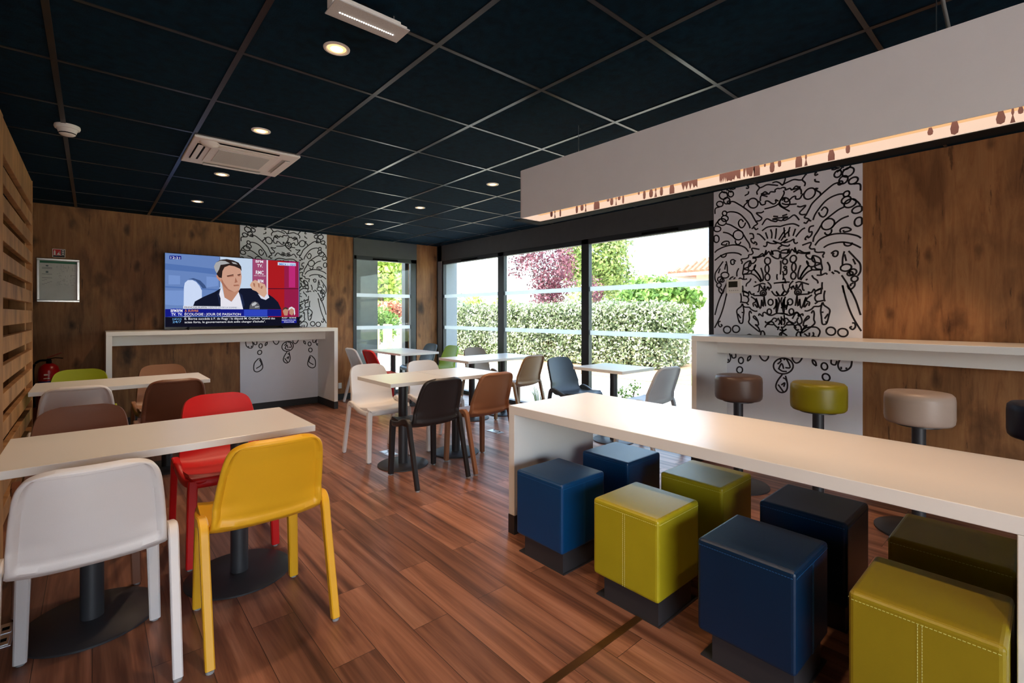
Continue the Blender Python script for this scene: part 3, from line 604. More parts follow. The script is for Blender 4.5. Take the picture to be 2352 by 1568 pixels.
# ------------------------------------------------------------ television
TVD = [('archway_band',(84,116,178),1,[[0,225,190,238,374,263,374,185,190,162,0,141],[0,466,374,486,374,469,0,445]]),('stone_panel',(120,150,208),1,[[22,296,97,300,97,417,22,422]]),('stone_panel',(120,150,208),1,[[275,294,357,299,357,421,275,448]]),('pillar_shade',(120,150,208),1,[[0,507,122,500,122,704,66,705,0,696]]),('archway',(206,220,248),2,[[120,714,122,458,128,393,148,355,179,351,205,377,227,429,243,493,243,603,253,701]]),('archway_rim',(60,84,132),2,[[148,344,185,324,232,353,264,416,275,459,248,461,227,408,200,355,169,341]]),('backdrop_glass',(196,214,236),2,[[367,0,612,0,612,589,367,598]]),('banner',(160,74,112),3,[[614,0,725,1,725,514,614,519]]),('banner_edge',(226,222,232),4,[[725,1,736,2,736,537,725,537]]),('studio_wall',(172,28,34),3,[[736,2,871,0,871,869,736,868]]),('studio_wall',(150,30,72),3,[[871,0,995,0,995,870,871,869]]),('studio_wall',(188,44,118),4,[[910,1,964,0,964,404,910,407]]),('studio_joint',(70,14,40),5,[[736,430,995,417,995,427,736,443]]),('backdrop_joint',(40,60,110),5,[[367,2,371,2,371,442,367,443]]),('neck',(190,136,112),5,[[380,341,512,434,506,571,454,641,403,585]]),('face',(206,158,136),6,[[363,286,371,174,419,113,489,94,523,170,530,271,526,363,512,467,477,501,437,483,403,429,380,375]]),('face_shade',(168,112,92),7,[[380,308,397,374,431,461,471,499,437,488,403,436,380,375],[422,268,468,250,471,277,425,290],[500,252,520,245,520,268,502,270],[483,287,500,354,477,372],[468,397,506,390,512,410,471,419]]),('eyebrow',(84,54,44),8,[[419,268,468,244,470,256,422,282],[497,246,522,231,523,245,500,258]]),('ear',(196,138,118),7,[[342,267,363,270,380,363,363,343,347,305]]),('hair',(46,34,32),8,[[327,146,341,89,374,45,419,29,465,40,506,69,526,124,530,192,517,158,477,128,437,117,403,149,388,206,383,307,363,298,347,255,338,200]]),('hair_light',(170,170,172),9,[[327,146,341,89,374,57,408,58,442,88,408,105,374,118,363,186,347,244,335,201],[454,64,483,72,500,97,465,90]]),('shirt',(232,230,240),7,[[363,531,380,442,403,585,454,645,506,501,514,536,529,660,541,752,374,755]]),('jacket',(20,24,44),8,[[183,713,195,648,253,581,330,511,375,453,363,531,374,598,375,755,183,757],[506,490,520,446,600,439,649,483,680,575,730,584,742,524,780,571,819,641,845,749,541,752,529,637]]),('lapel',(34,42,72),9,[[375,453,363,554,373,687,367,688,352,543],[512,501,529,637,541,741,552,683,535,546]]),('cuff',(222,222,236),10,[[655,518,680,587,717,609,746,572,733,513,698,562]]),('hand',(212,168,142),11,[[592,393,606,346,632,311,655,328,680,352,711,374,724,443,727,514,705,574,674,539,643,483,612,461]]),('finger_shade',(168,112,90),12,[[616,356,632,367,632,425,622,402],[655,354,668,376,668,435,659,412],[680,399,696,404,686,445,675,435]]),('microphone',(92,92,98),12,[[588,749,592,694,610,644,632,633,655,651,671,704,669,750]]),('microphone_mesh',(190,192,196),13,[[606,671,632,644,649,658,632,693,610,705],[632,711,663,704,663,718,632,728]]),('name_strip',(220,222,234),13,[[117,710,494,714,541,750,117,749]]),('blue_strip',(22,28,132),13,[[0,757,117,754,845,751,845,857,117,854,0,863]]),('blue_glow',(48,70,190),14,[[547,758,730,756,730,850,547,849]]),('white_line',(230,230,240),14,[[120,854,169,855,169,861,120,861],[388,856,558,856,558,863,388,863]]),('ticker_bar',(18,18,34),13,[[0,863,1000,868,1000,1000,0,1000]]),('logo_box',(40,50,170),14,[[35,750,72,748,72,848,35,848],[78,749,113,751,113,848,78,848]]),('time_box',(22,30,130),6,[[28,33,104,27,104,75,28,81]]),('title_box',(206,222,242),6,[[816,24,969,21,969,67,816,71]]),('portrait',(190,140,118),7,[[861,736,877,721,901,735,904,785,897,845,871,845,859,785],[913,735,930,713,951,735,956,796,937,845,913,820]]),('portrait_hair',(226,226,232),8,[[904,772,910,724,933,706,959,735,964,820,954,845,953,759,933,731,913,754]]),('portrait_hair',(70,54,50),8,[[856,761,864,726,884,714,904,735,897,750,877,741,861,763]]),('portrait_bar',(30,34,150),14,[[847,900,975,899,975,963,847,963]])]
tvx0, tvx1, tvz0, tvz1, tvy = (0.6405,2.142,1.15,2.0185,6.88)
W, Hh = tvx1-tvx0, tvz1-tvz0
tv = thing('television', 'large flat television showing a news interview, standing on the counter', 'television', (tvx0, tvy, tvz0))
b = MB(); b.box((-.006, .012, -.002), (W+.006, .055, Hh+.006)); b.box((W*.2, .055, Hh*.1), (W*.8, .085, Hh*.6)); b.build('casing', M['slot'], tv, bevel=.003)
b = MB()
for a in ((-.006, 0, -.03, W+.006, .014, 0.0), (-.006, 0, Hh, W+.006, .014, Hh+.006), (-.006, 0, 0, 0, .014, Hh), (W, 0, 0, W+.006, .014, Hh)): b.box(a[:3], a[3:])
b.build('bezel', plain('gloss_black_bezel', srgb(12, 12, 13), .2), tv)
for fx in (W*.155, W*.85):
    b = MB(); zb = 1.115-tvz0
    b.tube([(fx, .03, -.01), (fx, .02, zb+.03), (fx-.02, -.10, zb+.008)], [.014, .012, .008], 8); b.tube([(fx, .03, -.01), (fx, .04, zb+.03), (fx+.02, .15, zb+.008)], [.014, .012, .008], 8)
    b.build('stand_foot', M['slot'], tv, 50)
def tvglow(name, c, s=1.0): return glow('screen_'+name, srgb(*c), s)
def tv_poly(name, polys, mat, layer, par):
    b = MB(); y0 = -.0006*layer
    for p in polys:
        b.prism([(p[i]/1000*W, (1-p[i+1]/1000)*Hh) for i in range(0, len(p), 2)], 1, y0-.0004, y0)
    return b.build(name, mat, par)
screen = tv_poly('screen', [[0, 0, 1000, 0, 1000, 1000, 0, 1000]], tvglow('sky', (108, 138, 196), .85), 0, tv)
TVM = {}
for name, col, layer, polys in TVD:
    if col not in TVM: TVM[col] = tvglow('%d_%d_%d' % col, col, .9)
    tv_poly(name, polys, TVM[col], layer, screen)
def tv_text(txt, u, v, h, col, width=None, bold=.0):
    cu = bpy.data.curves.new('text', 'FONT'); cu.body = txt; cu.size = 1.0; cu.offset = bold; cu.resolution_u = 3
    ob = bpy.data.objects.new('text', cu); C.objects.link(ob)
    dg = bpy.context.evaluated_depsgraph_get(); me = bpy.data.meshes.new_from_object(ob.evaluated_get(dg)); bpy.data.objects.remove(ob)
    co = np.array([v_.co[:] for v_ in me.vertices]); 
    s = h/1000*Hh/.72; sx = s
    if width: sx = width/1000*W/(co[:, 0].max()-co[:, 0].min())
    x0 = co[:, 0].min()
    for v_ in me.vertices: v_.co = ((v_.co.x-x0)*sx+u/1000*W, -.0096, v_.co.y*s+(1-v/1000)*Hh)
    if col not in TVM: TVM[col] = tvglow('%d_%d_%d' % col, col, .9)
    me.materials.append(TVM[col])
    return put('screen_caption', me, screen)
WH = (240, 240, 246)
for a in [('12:21', 35, 74, 32, (240, 240, 246), 61, 0.005), ('MIDI | 15H', 827, 67, 31, (40, 110, 190), 135, 0.015), ('BFM', 637, 52, 39, (240, 240, 246), 59, 0.015), ('TV.', 649, 118, 46, (240, 240, 246), 43, 0.015), ('RMC', 638, 225, 56, (240, 240, 246), 62, 0.015), ('INFO TALK SPORT', 625, 254, 14, (240, 240, 246), 92, 0.0), ('BFM', 655, 349, 47, (240, 240, 246), 43, 0.015), ('FRANÇOIS RUFFIN', 124, 741, 23, (50, 54, 72), 153, 0.01), ('DÉPUTÉ LFI DE LA SOMME', 288, 740, 22, (120, 124, 140), 204, 0.0), ('À SUIVRE', 126, 792, 30, (232, 140, 40), 92, 0.01), ('ÉCOLOGIE : JOUR DE PASSATION', 126, 842, 35, (240, 240, 246), 397, 0.01), ('E. Borne succède à F. de Rugy : le député M. Orphelin "attend des', 126, 902, 30, (240, 240, 246), 666, 0.005), ('actes forts, le gouvernement doit enfin changer d\'échelle".', 126, 948, 29, (240, 240, 246), 589, 0.005), ('BFM', 36, 796, 38, (240, 240, 246), 36, 0.015), ('BFM', 76, 796, 38, (240, 240, 246), 36, 0.015), ('TV.', 40, 845, 38, (240, 240, 246), 30, 0.015), ('TV.', 82, 845, 38, (240, 240, 246), 29, 0.015), ('NEWS', 47, 902, 22, (120, 180, 235), 59, 0.005), ('24/7', 47, 944, 32, (120, 180, 235), 57, 0.005), ('RUGY - BORNE', 850, 891, 22, (240, 240, 246), 121, 0.005), ('PASSATION DE', 850, 926, 18, (240, 240, 246), 117, 0.005), ('POUVOIR', 868, 956, 19, (240, 240, 246), 87, 0.005)]: tv_text(*a)

# ------------------------------------------------------------ pendant lamp
LP = [(2307,1972,24,56,'d'),(2274,1961,14,65,'t'),(2224,1961,14,63,'d'),(2077,1961,20,61,'d'),(2033,1970,26,51,'d'),(2002,1961,15,62,'t'),(1913,1961,45,64,'b'),(1824,1993,19,25,'d'),(1797,1965,24,55,'d'),(1764,1961,10,63,'t'),(1742,1987,21,33,'d'),(1713,1961,14,64,'d'),(1604,1993,12,26,'d'),(1567,1961,18,62,'d'),(1523,1963,25,56,'d'),(1493,1961,17,63,'t'),(1457,1961,20,56,'d'),(1393,1961,29,55,'b'),(1291,1961,90,59,'x'),(1110,1961,37,56,'x'),(1058,1961,67,64,'x'),(984,1961,53,70,'x'),(948,1961,29,67,'b'),(911,1995,9,24,'d'),(879,1961,22,61,'d'),(847,1980,15,39,'d'),(767,1961,27,61,'b'),(738,1961,13,59,'t'),(641,1961,25,45,'b'),(581,1975,16,47,'d'),(318,1978,17,29,'d'),(250,1961,24,55,'d'),(131,1964,24,47,'d'),(102,1961,13,57,'t'),(83,1985,14,26,'d')]
lx0, lx1, ly0, ly1, lz0, lz1 = 2.21, 2.392, -.15, 2.425, 1.9585, 2.284
t = thing('pendant_lamp', 'long white box pendant lamp glowing underneath above the communal table', 'lamp', ((lx0+lx1)/2, (ly0+ly1)/2, lz0))
ox, oy = (lx0+lx1)/2, (ly0+ly1)/2; hx = (lx1-lx0)/2; hy = (ly1-ly0)/2; hz = lz1-lz0
for nm, a, c in (('side_panel', (-hx, -hy, 0), (-hx+.006, hy, hz)), ('side_panel', (hx, -hy, 0), (hx+.02, hy, hz)), ('end_panel', (-hx+.006, hy-.004, 0), (hx, hy+.012, hz)), ('end_panel', (-hx+.006, -hy, 0), (hx, -hy+.01, hz)), ('top_panel', (-hx+.006, -hy+.01, hz-.01), (hx, hy-.004, hz))):
    b = MB(); b.box(a, c); b.build(nm, M['lampwhite'], t)
b = MB()
for z0, z1, mi in ((.003, .041, 0), (.041, hz-.02, 1)):
    b.box((hx-.004, -hy+.012, z0), (hx-.001, hy-.006, z1), mi); b.box((-hx+.008, hy-.009, z0), (hx-.004, hy-.006, z1), mi)
lit = b.build('lit_panel', [M['warmpanel'], M['warmband']], t)
b = MB(); b.box((hx, -hy, -.004), (hx+.085, hy+.085, 0)); b.box((-hx, hy, -.004), (hx, hy+.085, 0)); b.build('lower_rim', M['slot'], t)
b = MB()
def blob(yc, z0, wdt, hgt, kind):
    y = yc/1000-oy; zb = z0/1000-lz0; w2 = wdt/2000; h = hgt/1000; zt = zb+h
    if kind == 'd': p = [(y-w2*.5, zt), (y-w2, zb+h*.45), (y-w2*.8, zb+h*.1), (y, zb), (y+w2*.8, zb+h*.1), (y+w2, zb+h*.45), (y+w2*.5, zt)]
    elif kind == 'b': p = [(y-w2*.55, zt), (y-w2, zb+h*.5), (y-w2, zb), (y+w2, zb), (y+w2, zb+h*.5), (y+w2*.55, zt)]
    elif kind == 't': p = [(y-w2*.25, zt), (y-w2*.6, zb+h*.6), (y-w2*.2, zb+h*.45), (y-w2, zb), (y+w2, zb), (y+w2*.2, zb+h*.45), (y+w2*.6, zb+h*.6), (y+w2*.25, zt)]
    else:
        rnd = random.Random(int(yc)); n = 9; p = [(y-w2, zt)]
        for k in range(n+1): p.append((y-w2+2*w2*k/n, zb+(h*.75*rnd.random() if k % 2 else h*.12*rnd.random())))
        p.append((y+w2, zt))
    m_ = MB(); m_.prism(p, 0, hx-.0056, hx-.0046); m_.build('silhouette', M['plum'], lit)
for a in LP: blob(*a)
for wy in (1.99, .29):
    b = MB(); b.tube([(2.303-ox, wy-oy, CE-lz0-.002), (2.303-ox, wy-oy, hz-.002)], .0016, 6); b.build('suspension_cable', M['chrome'], t)
b = MB(); pp = catmull([(2.30-ox, .275-oy, CE-lz0-.003), (2.302-ox, .272-oy, .47), (2.30-ox, .262-oy, .40), (2.298-ox, .25-oy, hz-.004)], 5); b.tube([tuple(p) for p in pp], .006, 8); b.build('power_cord', plain('grey_cord', srgb(120, 122, 120), .5), t, 50)
ld = bpy.data.lights.new('pendant_light', 'AREA'); ld.shape = 'RECTANGLE'; ld.size = .12; ld.size_y = 2.4; ld.energy = 22; ld.color = (1, .62, .36)
lo = bpy.data.objects.new('pendant_light', ld); C.objects.link(lo); lo.location = (0, 0, hz-.03); lo.parent = t

# ------------------------------------------------------------ ceiling fittings
def down_meshes():
    b = MB(); b.lathe([(.040, 0), (.046, -.006), (.056, -.004), (.057, 0)], n=32, cap=False); ring = b.mesh('downlight_ring', M['whiteplastic'], 50)
    b = MB(); b.lathe([(.0415, -.001), (.038, -.0035), (.001, -.004)], n=24, cap=False); refl = b.mesh('downlight_reflector', M['reflector'], 50)
    b = MB(); b.lathe([(.001, -.0065), (.022, -.006), (.027, -.0042)], n=20, cap=False); bulb = b.mesh('downlight_bulb', M['bulb'], 50)
    return ring, refl, bulb
DM = down_meshes()
def spot(x, y, e, size=100, col=(1, .70, .45), par=None, blend=.55):
    d = bpy.data.lights.new('spot', 'SPOT'); d.energy = e; d.spot_size = math.radians(size); d.spot_blend = blend; d.color = col; d.shadow_soft_size = .035
    o = bpy.data.objects.new('spot', d); C.objects.link(o)
    if par is not None: o.parent = par; o.location = (0, 0, -.02)
    else: o.location = (x, y, CE-.03)
DE = 50
for x, y, lab in ((.824, 2.131, 'recessed downlight nearest the viewer, beside the white LED strip'), (.824, 3.409, 'recessed downlight at the upper right of the air vent cassette'),
                  (.829, 4.690, 'recessed downlight just below the air vent cassette'), (.834, 5.98, 'recessed downlight above the television, last of the left row'),
                  (2.757, 3.412, 'recessed downlight nearest the white pendant lamp, above the caramel chair'), (2.752, 4.692, 'recessed downlight in the middle of the right row'),
                  (2.746, 5.982, 'recessed downlight above the narrow window, farthest of the right row')):
    r = thing('downlight', lab, 'ceiling light', (x, y, CE), 0, 'recessed ceiling downlights')
    put('trim_ring', DM[0], r); put('reflector', DM[1], r); put('bulb', DM[2], r)
    spot(0, 0, DE, par=r)
for x, y, lab, e, sz, col in ((.824, .85, 'added recessed downlight out of view over the near floor', DE, 100, (1, .70, .45)), (2.757, 2.13, 'added recessed downlight hidden above the white pendant lamp', DE, 100, (1, .70, .45)),
                              (.824, -.43, 'added recessed downlight out of view behind the viewer', DE, 100, (1, .70, .45)), (3.95, .70, 'added recessed downlight hidden by the pendant, washing the wooden right wall', 48, 72, (1, .62, .36))):
    r = thing('downlight', lab, 'ceiling light', (x, y, CE), 0, 'recessed ceiling downlights')  # unseen fittings, added to light the near floor and right wall
    put('trim_ring', DM[0], r); put('reflector', DM[1], r); put('bulb', DM[2], r)
    spot(0, 0, e, sz, col, par=r)

t = thing('air_conditioner', 'square white air conditioning cassette in the ceiling', 'air conditioner', (.843, 4.085, CE))
b = MB(); h = .335
b.box((-h, -h, -.018), (h, h, 0)); b.build('panel', M['whiteplastic'], t, bevel=.006)
b = MB(); b.box((-.215, -.215, -.024), (.215, .215, -.018)); b.build('grille_frame', M['whiteplastic'], t, bevel=.003)
b = MB(); b.box((-.165, -.165, -.0265), (.165, .165, -.024)); b.build('filter', M['filter'], t)
for ang, op in ((0, 1), (90, 0), (180, 0), (270, 1)):
    b = MB(); a = math.radians(ang); R_ = Matrix.Rotation(a, 4, 'Z')
    m_ = MB(); m_.box((-.20, -.30, -.0195), (.20, -.245, -.018)); o = m_.build('outlet_slot', M['slot'] if op else M['filter'], t); o.matrix_local = R_
    m_ = MB(); m_.box((-.20, -.295, -.030), (.20, -.262, -.026)); o2 = m_.build('louvre', M['whiteplastic'], o, bevel=.002)
b = MB(); b.lathe([(.001, -.045), (.045, -.038), (.062, -.018)], (-.235, -.25, 0), 24); b.build('sensor_dome', M['whiteplastic'], t, 50)

t = thing('smoke_detector', 'round white smoke detector on the dark ceiling at left', 'smoke detector', (-.118, 4.13, CE))
b = MB(); b.lathe([(.062, 0), (.064, -.012), (.060, -.022), (.05, -.024)], n=32); b.build('base', M['whiteplastic'], t, 50)
b = MB(); b.lathe([(.052, -.022), (.045, -.040), (.040, -.054), (.033, -.060), (.001, -.061)], n=32); b.build('body', M['whiteplastic'], t, 50)
b = MB(); b.lathe([(.0432, -.0445), (.0405, -.0535)], n=32, cap=False); b.build('sensor_slot', M['slot'], t, 50)

t = thing('led_strip_light', 'clear cased LED strip light hanging at the top edge', 'ceiling light', (.787, 1.72, 2.40))
b = MB(); b.box((-.137, .0, .022), (.137, .055, .062)); b.box((-.137, -.05, .012), (.137, .052, .020)); b.build('housing', M['whiteplastic'], t, bevel=.004)
b = MB(); b.box((-.145, -.056, .004), (.145, .056, .009)); b.build('cover_plate', M['filter'], t, bevel=.002)
b = MB()
for k in range(24): b.lathe([(.0015, .0016), (.0028, .0036)], (-.105+.21*k/23, .012, 0), 8)
b.build('led_row', M['led'], t)
for sx in (-1, 1):
    b = MB(); b.tube([(sx*.12, .03, .06), (sx*.12, .03, CE-2.40)], .003, 6); b.build('hanger', M['chrome'], t)
b = MB(); pp = catmull([(.02, .03, .06), (.03, .045, .075), (0, .03, CE-2.40-.002)], 5); b.tube([tuple(p) for p in pp], .004, 6); b.build('power_cord', M['slot'], t)
b = MB(); b.box((-.02, .02, .058), (.012, .06, .082)); b.build('cable_clip', M['slot'], t, bevel=.004)

# ------------------------------------------------------------ small things on the walls and floor
t = thing('framed_plan', 'silver framed evacuation plan on the wood wall', 'notice', (-.446, YB, 1.433))
wf, hf = .341, .472
b = MB()
for a, c in (((0, -.022, 0), (wf, 0, .022)), ((0, -.022, hf-.022), (wf, 0, hf)), ((0, -.022, .022), (.022, 0, hf-.022)), ((wf-.022, -.022, .022), (wf, 0, hf-.022))): b.box(a, c)
b.build('frame', M['chrome'], t, bevel=.004)
b = MB(); b.box((.022, -.006, .022), (wf-.022, -.002, hf-.022)); sheet = b.build('sheet', plain('plan_paper', srgb(206, 206, 204), .6), t)
b = MB(); b.box((.024, -.0066, hf-.05), (wf-.024, -.006, hf-.026)); b.build('header_bar', plain('green_print', srgb(46, 112, 84), .6), sheet)
b = MB(); rnd = random.Random(4)
for k in range(46):
    x0 = .15+.14*rnd.random(); z0 = .17+.22*rnd.random(); dx, dz = (.002, .03*rnd.random()+.005) if k % 2 else (.03*rnd.random()+.005, .002)
    b.box((x0, -.0066, z0), (x0+dx, -.006, z0+dz))
for zz in (.37, .36, .30, .26): b.box((.04, -.0066, zz), (.12, -.006, zz+.004))
for k in range(6): b.box((.04+.02*k % .08, -.0066, .19+.01*k), (.06+.02*k % .08, -.006, .193+.01*k))
b.box((.07, -.0066, .385), (.09, -.006, .40)); b.box((.07, -.0066, .315), (.09, -.006, .335))
b.build('plan_drawing', plain('grey_print', srgb(92, 104, 112), .6), sheet)

t = thing('safety_sign', 'small red and white fire extinguisher sign above the framed plan', 'sign', (-.325, YB, 1.922))
ws_, hs_ = .104, .092
b = MB(); b.box((0, -.004, 0), (ws_, 0, hs_)); b.build('plate', M['whiteplastic'], t, bevel=.001)
b = MB(); b.box((.005, -.0048, .022), (.068, -.004, .086)); b.build('red_field', plain('sign_red', srgb(196, 18, 30), .5), t)
b = MB(); b.box((.07, -.0048, .022), (.099, -.004, .086)); b.box((.005, -.0048, .004), (.099, -.004, .019)); b.build('black_field', M['slot'], t)
b = MB(); b.prism([(.012, .026), (.026, .026), (.026, .062), (.022, .070), (.022, .078), (.016, .078), (.016, .070), (.012, .062)], 1, -.0056, -.0048)
b.prism([(.036, .028), (.064, .028), (.060, .042), (.055, .038), (.056, .07), (.048, .05), (.042, .044)], 1, -.0056, -.0048)
for k in range(3): b.box((.076, -.0056, .03+.019*k), (.093, -.0048, .042+.019*k))
b.build('pictogram', M['whiteplastic'], t)

t = thing('fire_extinguisher', 'red fire extinguisher on the wood wall behind the slatted screen', 'fire extinguisher', (-.345, 7.06, 0))
b = MB(); b.lathe([(.001, .22), (.07, .22), (.082, .24), (.083, .70), (.072, .745), (.04, .775), (.028, .78), (.001, .78)], n=32); cy = b.build('cylinder', M['redpaint'], t, 50)
b = MB(); b.lathe([(.0838, .56), (.0838, .60)], n=32, cap=False); b.build('blue_band', plain('blue_label', srgb(30, 50, 120), .5), cy, 50)
b = MB(); b.box((-.034, -.0865, .66), (.0, -.080, .675)); b.box((-.036, -.0865, .625), (.012, -.080, .632)); b.build('label_print', M['whiteplastic'], cy)
b = MB(); b.lathe([(.022, .78), (.022, .81), (.014, .83)], n=16); b.build('valve', M['slot'], t, 40)
b = MB(); b.sweep([(-.02, 0, .822), (.05, -.02, .838), (.11, -.03, .83)], [(.018, .008)]*3); b.build('carrying_handle', M['slot'], t)
b = MB(); b.sweep([(-.01, 0, .84), (.04, -.02, .862), (.10, -.03, .89)], [(.016, .006)]*3); b.build('lever', M['redpaint'], t)
b = MB(); pp = catmull([(-.02, -.01, .815), (-.075, -.04, .81), (-.115, -.05, .74), (-.11, -.05, .5), (-.105, -.05, .33)], 6); b.tube([tuple(p) for p in pp], .011, 10); b.build('hose', M['slot'], t, 60)
b = MB(); b.box((-.03, .085, .6), (.03, .142, .66)); b.build('wall_bracket', M['slot'], t)

t = thing('thermostat', 'small white thermostat with dark display on the mural panel', 'thermostat', (XW-.006, 1.944, 1.499))
b = MB(); b.box((-.020, 0, 0), (0, .139, .130)); b.build('body', M['whiteplastic'], t, bevel=.004)
b = MB(); b.box((-.0215, .033, .056), (-.020, .117, .112)); b.build('display', plain('lcd_glass', srgb(44, 46, 40), .25), t)
b = MB()
for k in range(5): b.lathe([(.004, 0), (.004, .0012)], (0, 0, 0), 10)
b = MB()
for k in range(5): b.box((-.0212, .026+.019*k, .022), (-.020, .034+.019*k, .030))
b.build('button_row', plain('grey_button', srgb(150, 148, 144), .5), t)
b = MB(); b.box((-.0072, 0, 0), (-.0062, .11, .04)); o = b.build('paper_sticker', plain('pale_sticker', srgb(236, 236, 240), .5), None); o.location = (XW, 1.962, 1.452)
tag(o, 'pale paper sticker just below the thermostat', 'sticker')
b = MB(); b.box((0, -.014, 0), (.05, 0, .085)); o = b.build('wall_socket', M['whiteplastic'], None, bevel=.003); o.location = (2.806, YB, .175); tag(o, 'white wall socket low on the wood wall beside the television counter', 'socket')
def floor_socket(x, y, rz, lab):
    r = thing('floor_socket', lab, 'socket', (x, y, 0), rz, 'metal floor sockets')
    b = MB(); b.box((-.05, -.10, 0), (.05, .10, .003)); b.build('plate', M['chrome'], r, bevel=.001)
    for yy in (-.048, .048):
        b = MB(); b.box((-.042, yy-.04, .003), (.042, yy+.04, .0055)); l = b.build('lid', M['chrome'], r, bevel=.001)
        b = MB(); b.box((.012, yy-.012, .0055), (.034, yy+.012, .0066)); b.build('latch', M['slot'], l)
floor_socket(3.362, 4.115, 0, 'metal floor socket beside the window tables')
floor_socket(2.09, 4.135, 0, 'metal floor socket under the white chair at the centre tables')
floor_socket(-.29, 2.81, 0, 'metal floor socket at the lower left edge of the view')
b = MB(); b.box((-1.6, -.016, 0), (1.3, .016, .003)); o = b.build('floor_joint_strip', M['bronze'], None, bevel=.001); o.location = (.9, 1.182, 0); tag(o, 'thin bronze joint strip across the plank floor', 'floor strip')

# ------------------------------------------------------------ outside
b = MB(); b.box((-60, -60, -.4), (140, 140, -.2)); o = struct('ground_outside', b, M['paving'])
b = MB(); b.box((XW+.3, -20, -.2), (8.6, 40, -.06)); b.box((-10, YB+.3, -.2), (XW+.3, 40, -.06)); struct('path_outside', b, M['paving'])
b = MB(); b.box((8.6, -20, -.2), (60, 5.4, -.05)); struct('lawn_outside', b, M['lawn'])
b = MB(); b.box((8.4, 5.4, -.2), (12.5, 14.5, -.045)); struct('ground_mulch_bed', b, M['mulch'])
RS = np.random.RandomState(7)
def leaves(centres, normals, size, jitter=.6, aspect=.55):
    n = len(centres); d = normals+RS.normal(0, jitter, (n, 3)); d /= np.linalg.norm(d, axis=1)[:, None]+1e-9
    r = RS.normal(0, 1, (n, 3)); a = np.cross(d, r); a /= np.linalg.norm(a, axis=1)[:, None]+1e-9; c = np.cross(d, a)
    s = size*(.6+.8*RS.rand(n))[:, None]
    V = np.stack([centres-a*s, centres+c*s*aspect, centres+a*s, centres-c*s*aspect], 1).reshape(-1, 3)
    return V
def leaf_mesh(name, V, m, parent):
    n = len(V)//4; me = bpy.data.meshes.new(name); me.vertices.add(4*n); me.vertices.foreach_set('co', V.astype(np.float32).ravel())
    me.loops.add(4*n); me.loops.foreach_set('vertex_index', np.arange(4*n, dtype=np.int32)); me.polygons.add(n)
    me.polygons.foreach_set('loop_start', np.arange(0, 4*n, 4, dtype=np.int32)); me.polygons.foreach_set('loop_total', np.full(n, 4, dtype=np.int32))
    me.materials.append(m); me.update(); me.validate()
    return put(name, me, parent)
def crown(parent, blobs, n, size, m, name='foliage', shell=.55):
    vol = np.array([r[0]*r[1]*r[2] for c, r in blobs]); P = []; Nn = []
    for (c, r), k in zip(blobs, np.maximum(1, n*vol/vol.sum()).astype(int)):
        d = RS.normal(0, 1, (k, 3)); d /= np.linalg.norm(d, axis=1)[:, None]
        rad = (shell+(1-shell)*RS.rand(k)**.7)[:, None]*(1+.08*RS.normal(0, 1, (k, 1)))
        P.append(np.array(c)+d*rad*np.array(r)); Nn.append(d)
    return leaf_mesh(name, leaves(np.concatenate(P), np.concatenate(Nn), size), m, parent)
def tree(name, label, x, y, blobs, n, size, m, trunk, group=None, shell=.5, branches=5):
    t = thing(name, label, 'tree', (x, y, -.05), 0, group)
    b = MB(); h, r = trunk; top = np.array(blobs[0][0])
    b.tube([(0, 0, 0), (.03, .02, h*.5), (0, 0, h), tuple(top)], [r, r*.85, r*.7, r*.3], 10)
    for c, rr in blobs[1:1+branches]: b.tube([(0, 0, h*.8), tuple((np.array(c)+np.array((0, 0, h)))/2), tuple(c)], [r*.5, r*.35, r*.12], 7)
    b.build('trunk', M['bark'], t, 60)
    crown(t, blobs, n, size, m, shell=shell)
    return t
# clipped hedge
h = thing('hedge', 'clipped shoulder high hedge outside the wide window', 'hedge', (9.7, 9.6, -.05))
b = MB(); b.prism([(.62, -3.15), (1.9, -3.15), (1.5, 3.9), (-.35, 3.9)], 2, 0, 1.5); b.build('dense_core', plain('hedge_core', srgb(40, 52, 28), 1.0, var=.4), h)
Pc = []; Nn = []
def face(n, fn):
    for _ in range(n):
        p, q = fn(RS.rand(), RS.rand()); Pc.append(p); Nn.append(q)
face(15000, lambda a, c: ((.45-1.0*a+RS.normal(0, .07), -3.25+7.2*a, .05+1.56*c), (-1, .1, .25)))
face(5000, lambda a, c: ((.45-1.0*a+1.5*c, -3.25+7.2*a, 1.60+RS.normal(0, .05)), (-.2, 0, 1)))
face(3500, lambda a, c: ((.5+1.5*a, -3.25+RS.normal(0, .08), .05+1.55*c), (-.2, -1, .3)))
leaf_mesh('foliage', leaves(np.array(Pc), np.array(Nn), .042, .7, .5), M['hedge'], h)
rb = lambda k, c, s, r: [(tuple(np.array(c)+RS.normal(0, 1, 3)*np.array(s)), tuple(np.array(r)*(.7+.6*RS.rand()))) for _ in range(k)]
tree('plum_tree', 'purple leaved plum tree rising behind the hedge', 13.4, 13.1, [((0, 0, 2.9), (.95, .95, 1.1))]+rb(17, (0, 0, 3.0), (.66, .66, .75), (.5, .5, .55)), 6000, .055, M['plumleaf'], (1.6, .09), shell=.3)
tree('pine_tree', 'rounded pine tree behind the purple plum tree', 20.5, 16.6, [((0, 0, 4.5), (2.0, 2.0, 2.1))]+rb(14, (0, 0, 4.3), (1.2, 1.2, 1.1), (1.0, 1.0, .9)), 11000, .10, M['pineleaf'], (2.2, .2), shell=.55)
tree('spreading_tree', 'low bright green spreading tree beside the white house', 13.3, 8.4, [((0, 0, 1.95), (.9, .9, .6))]+rb(12, (0, 0, 1.8), (.62, .62, .25), (.5, .5, .4)), 7000, .09, M['greenleaf'], (1.3, .09), shell=.5)
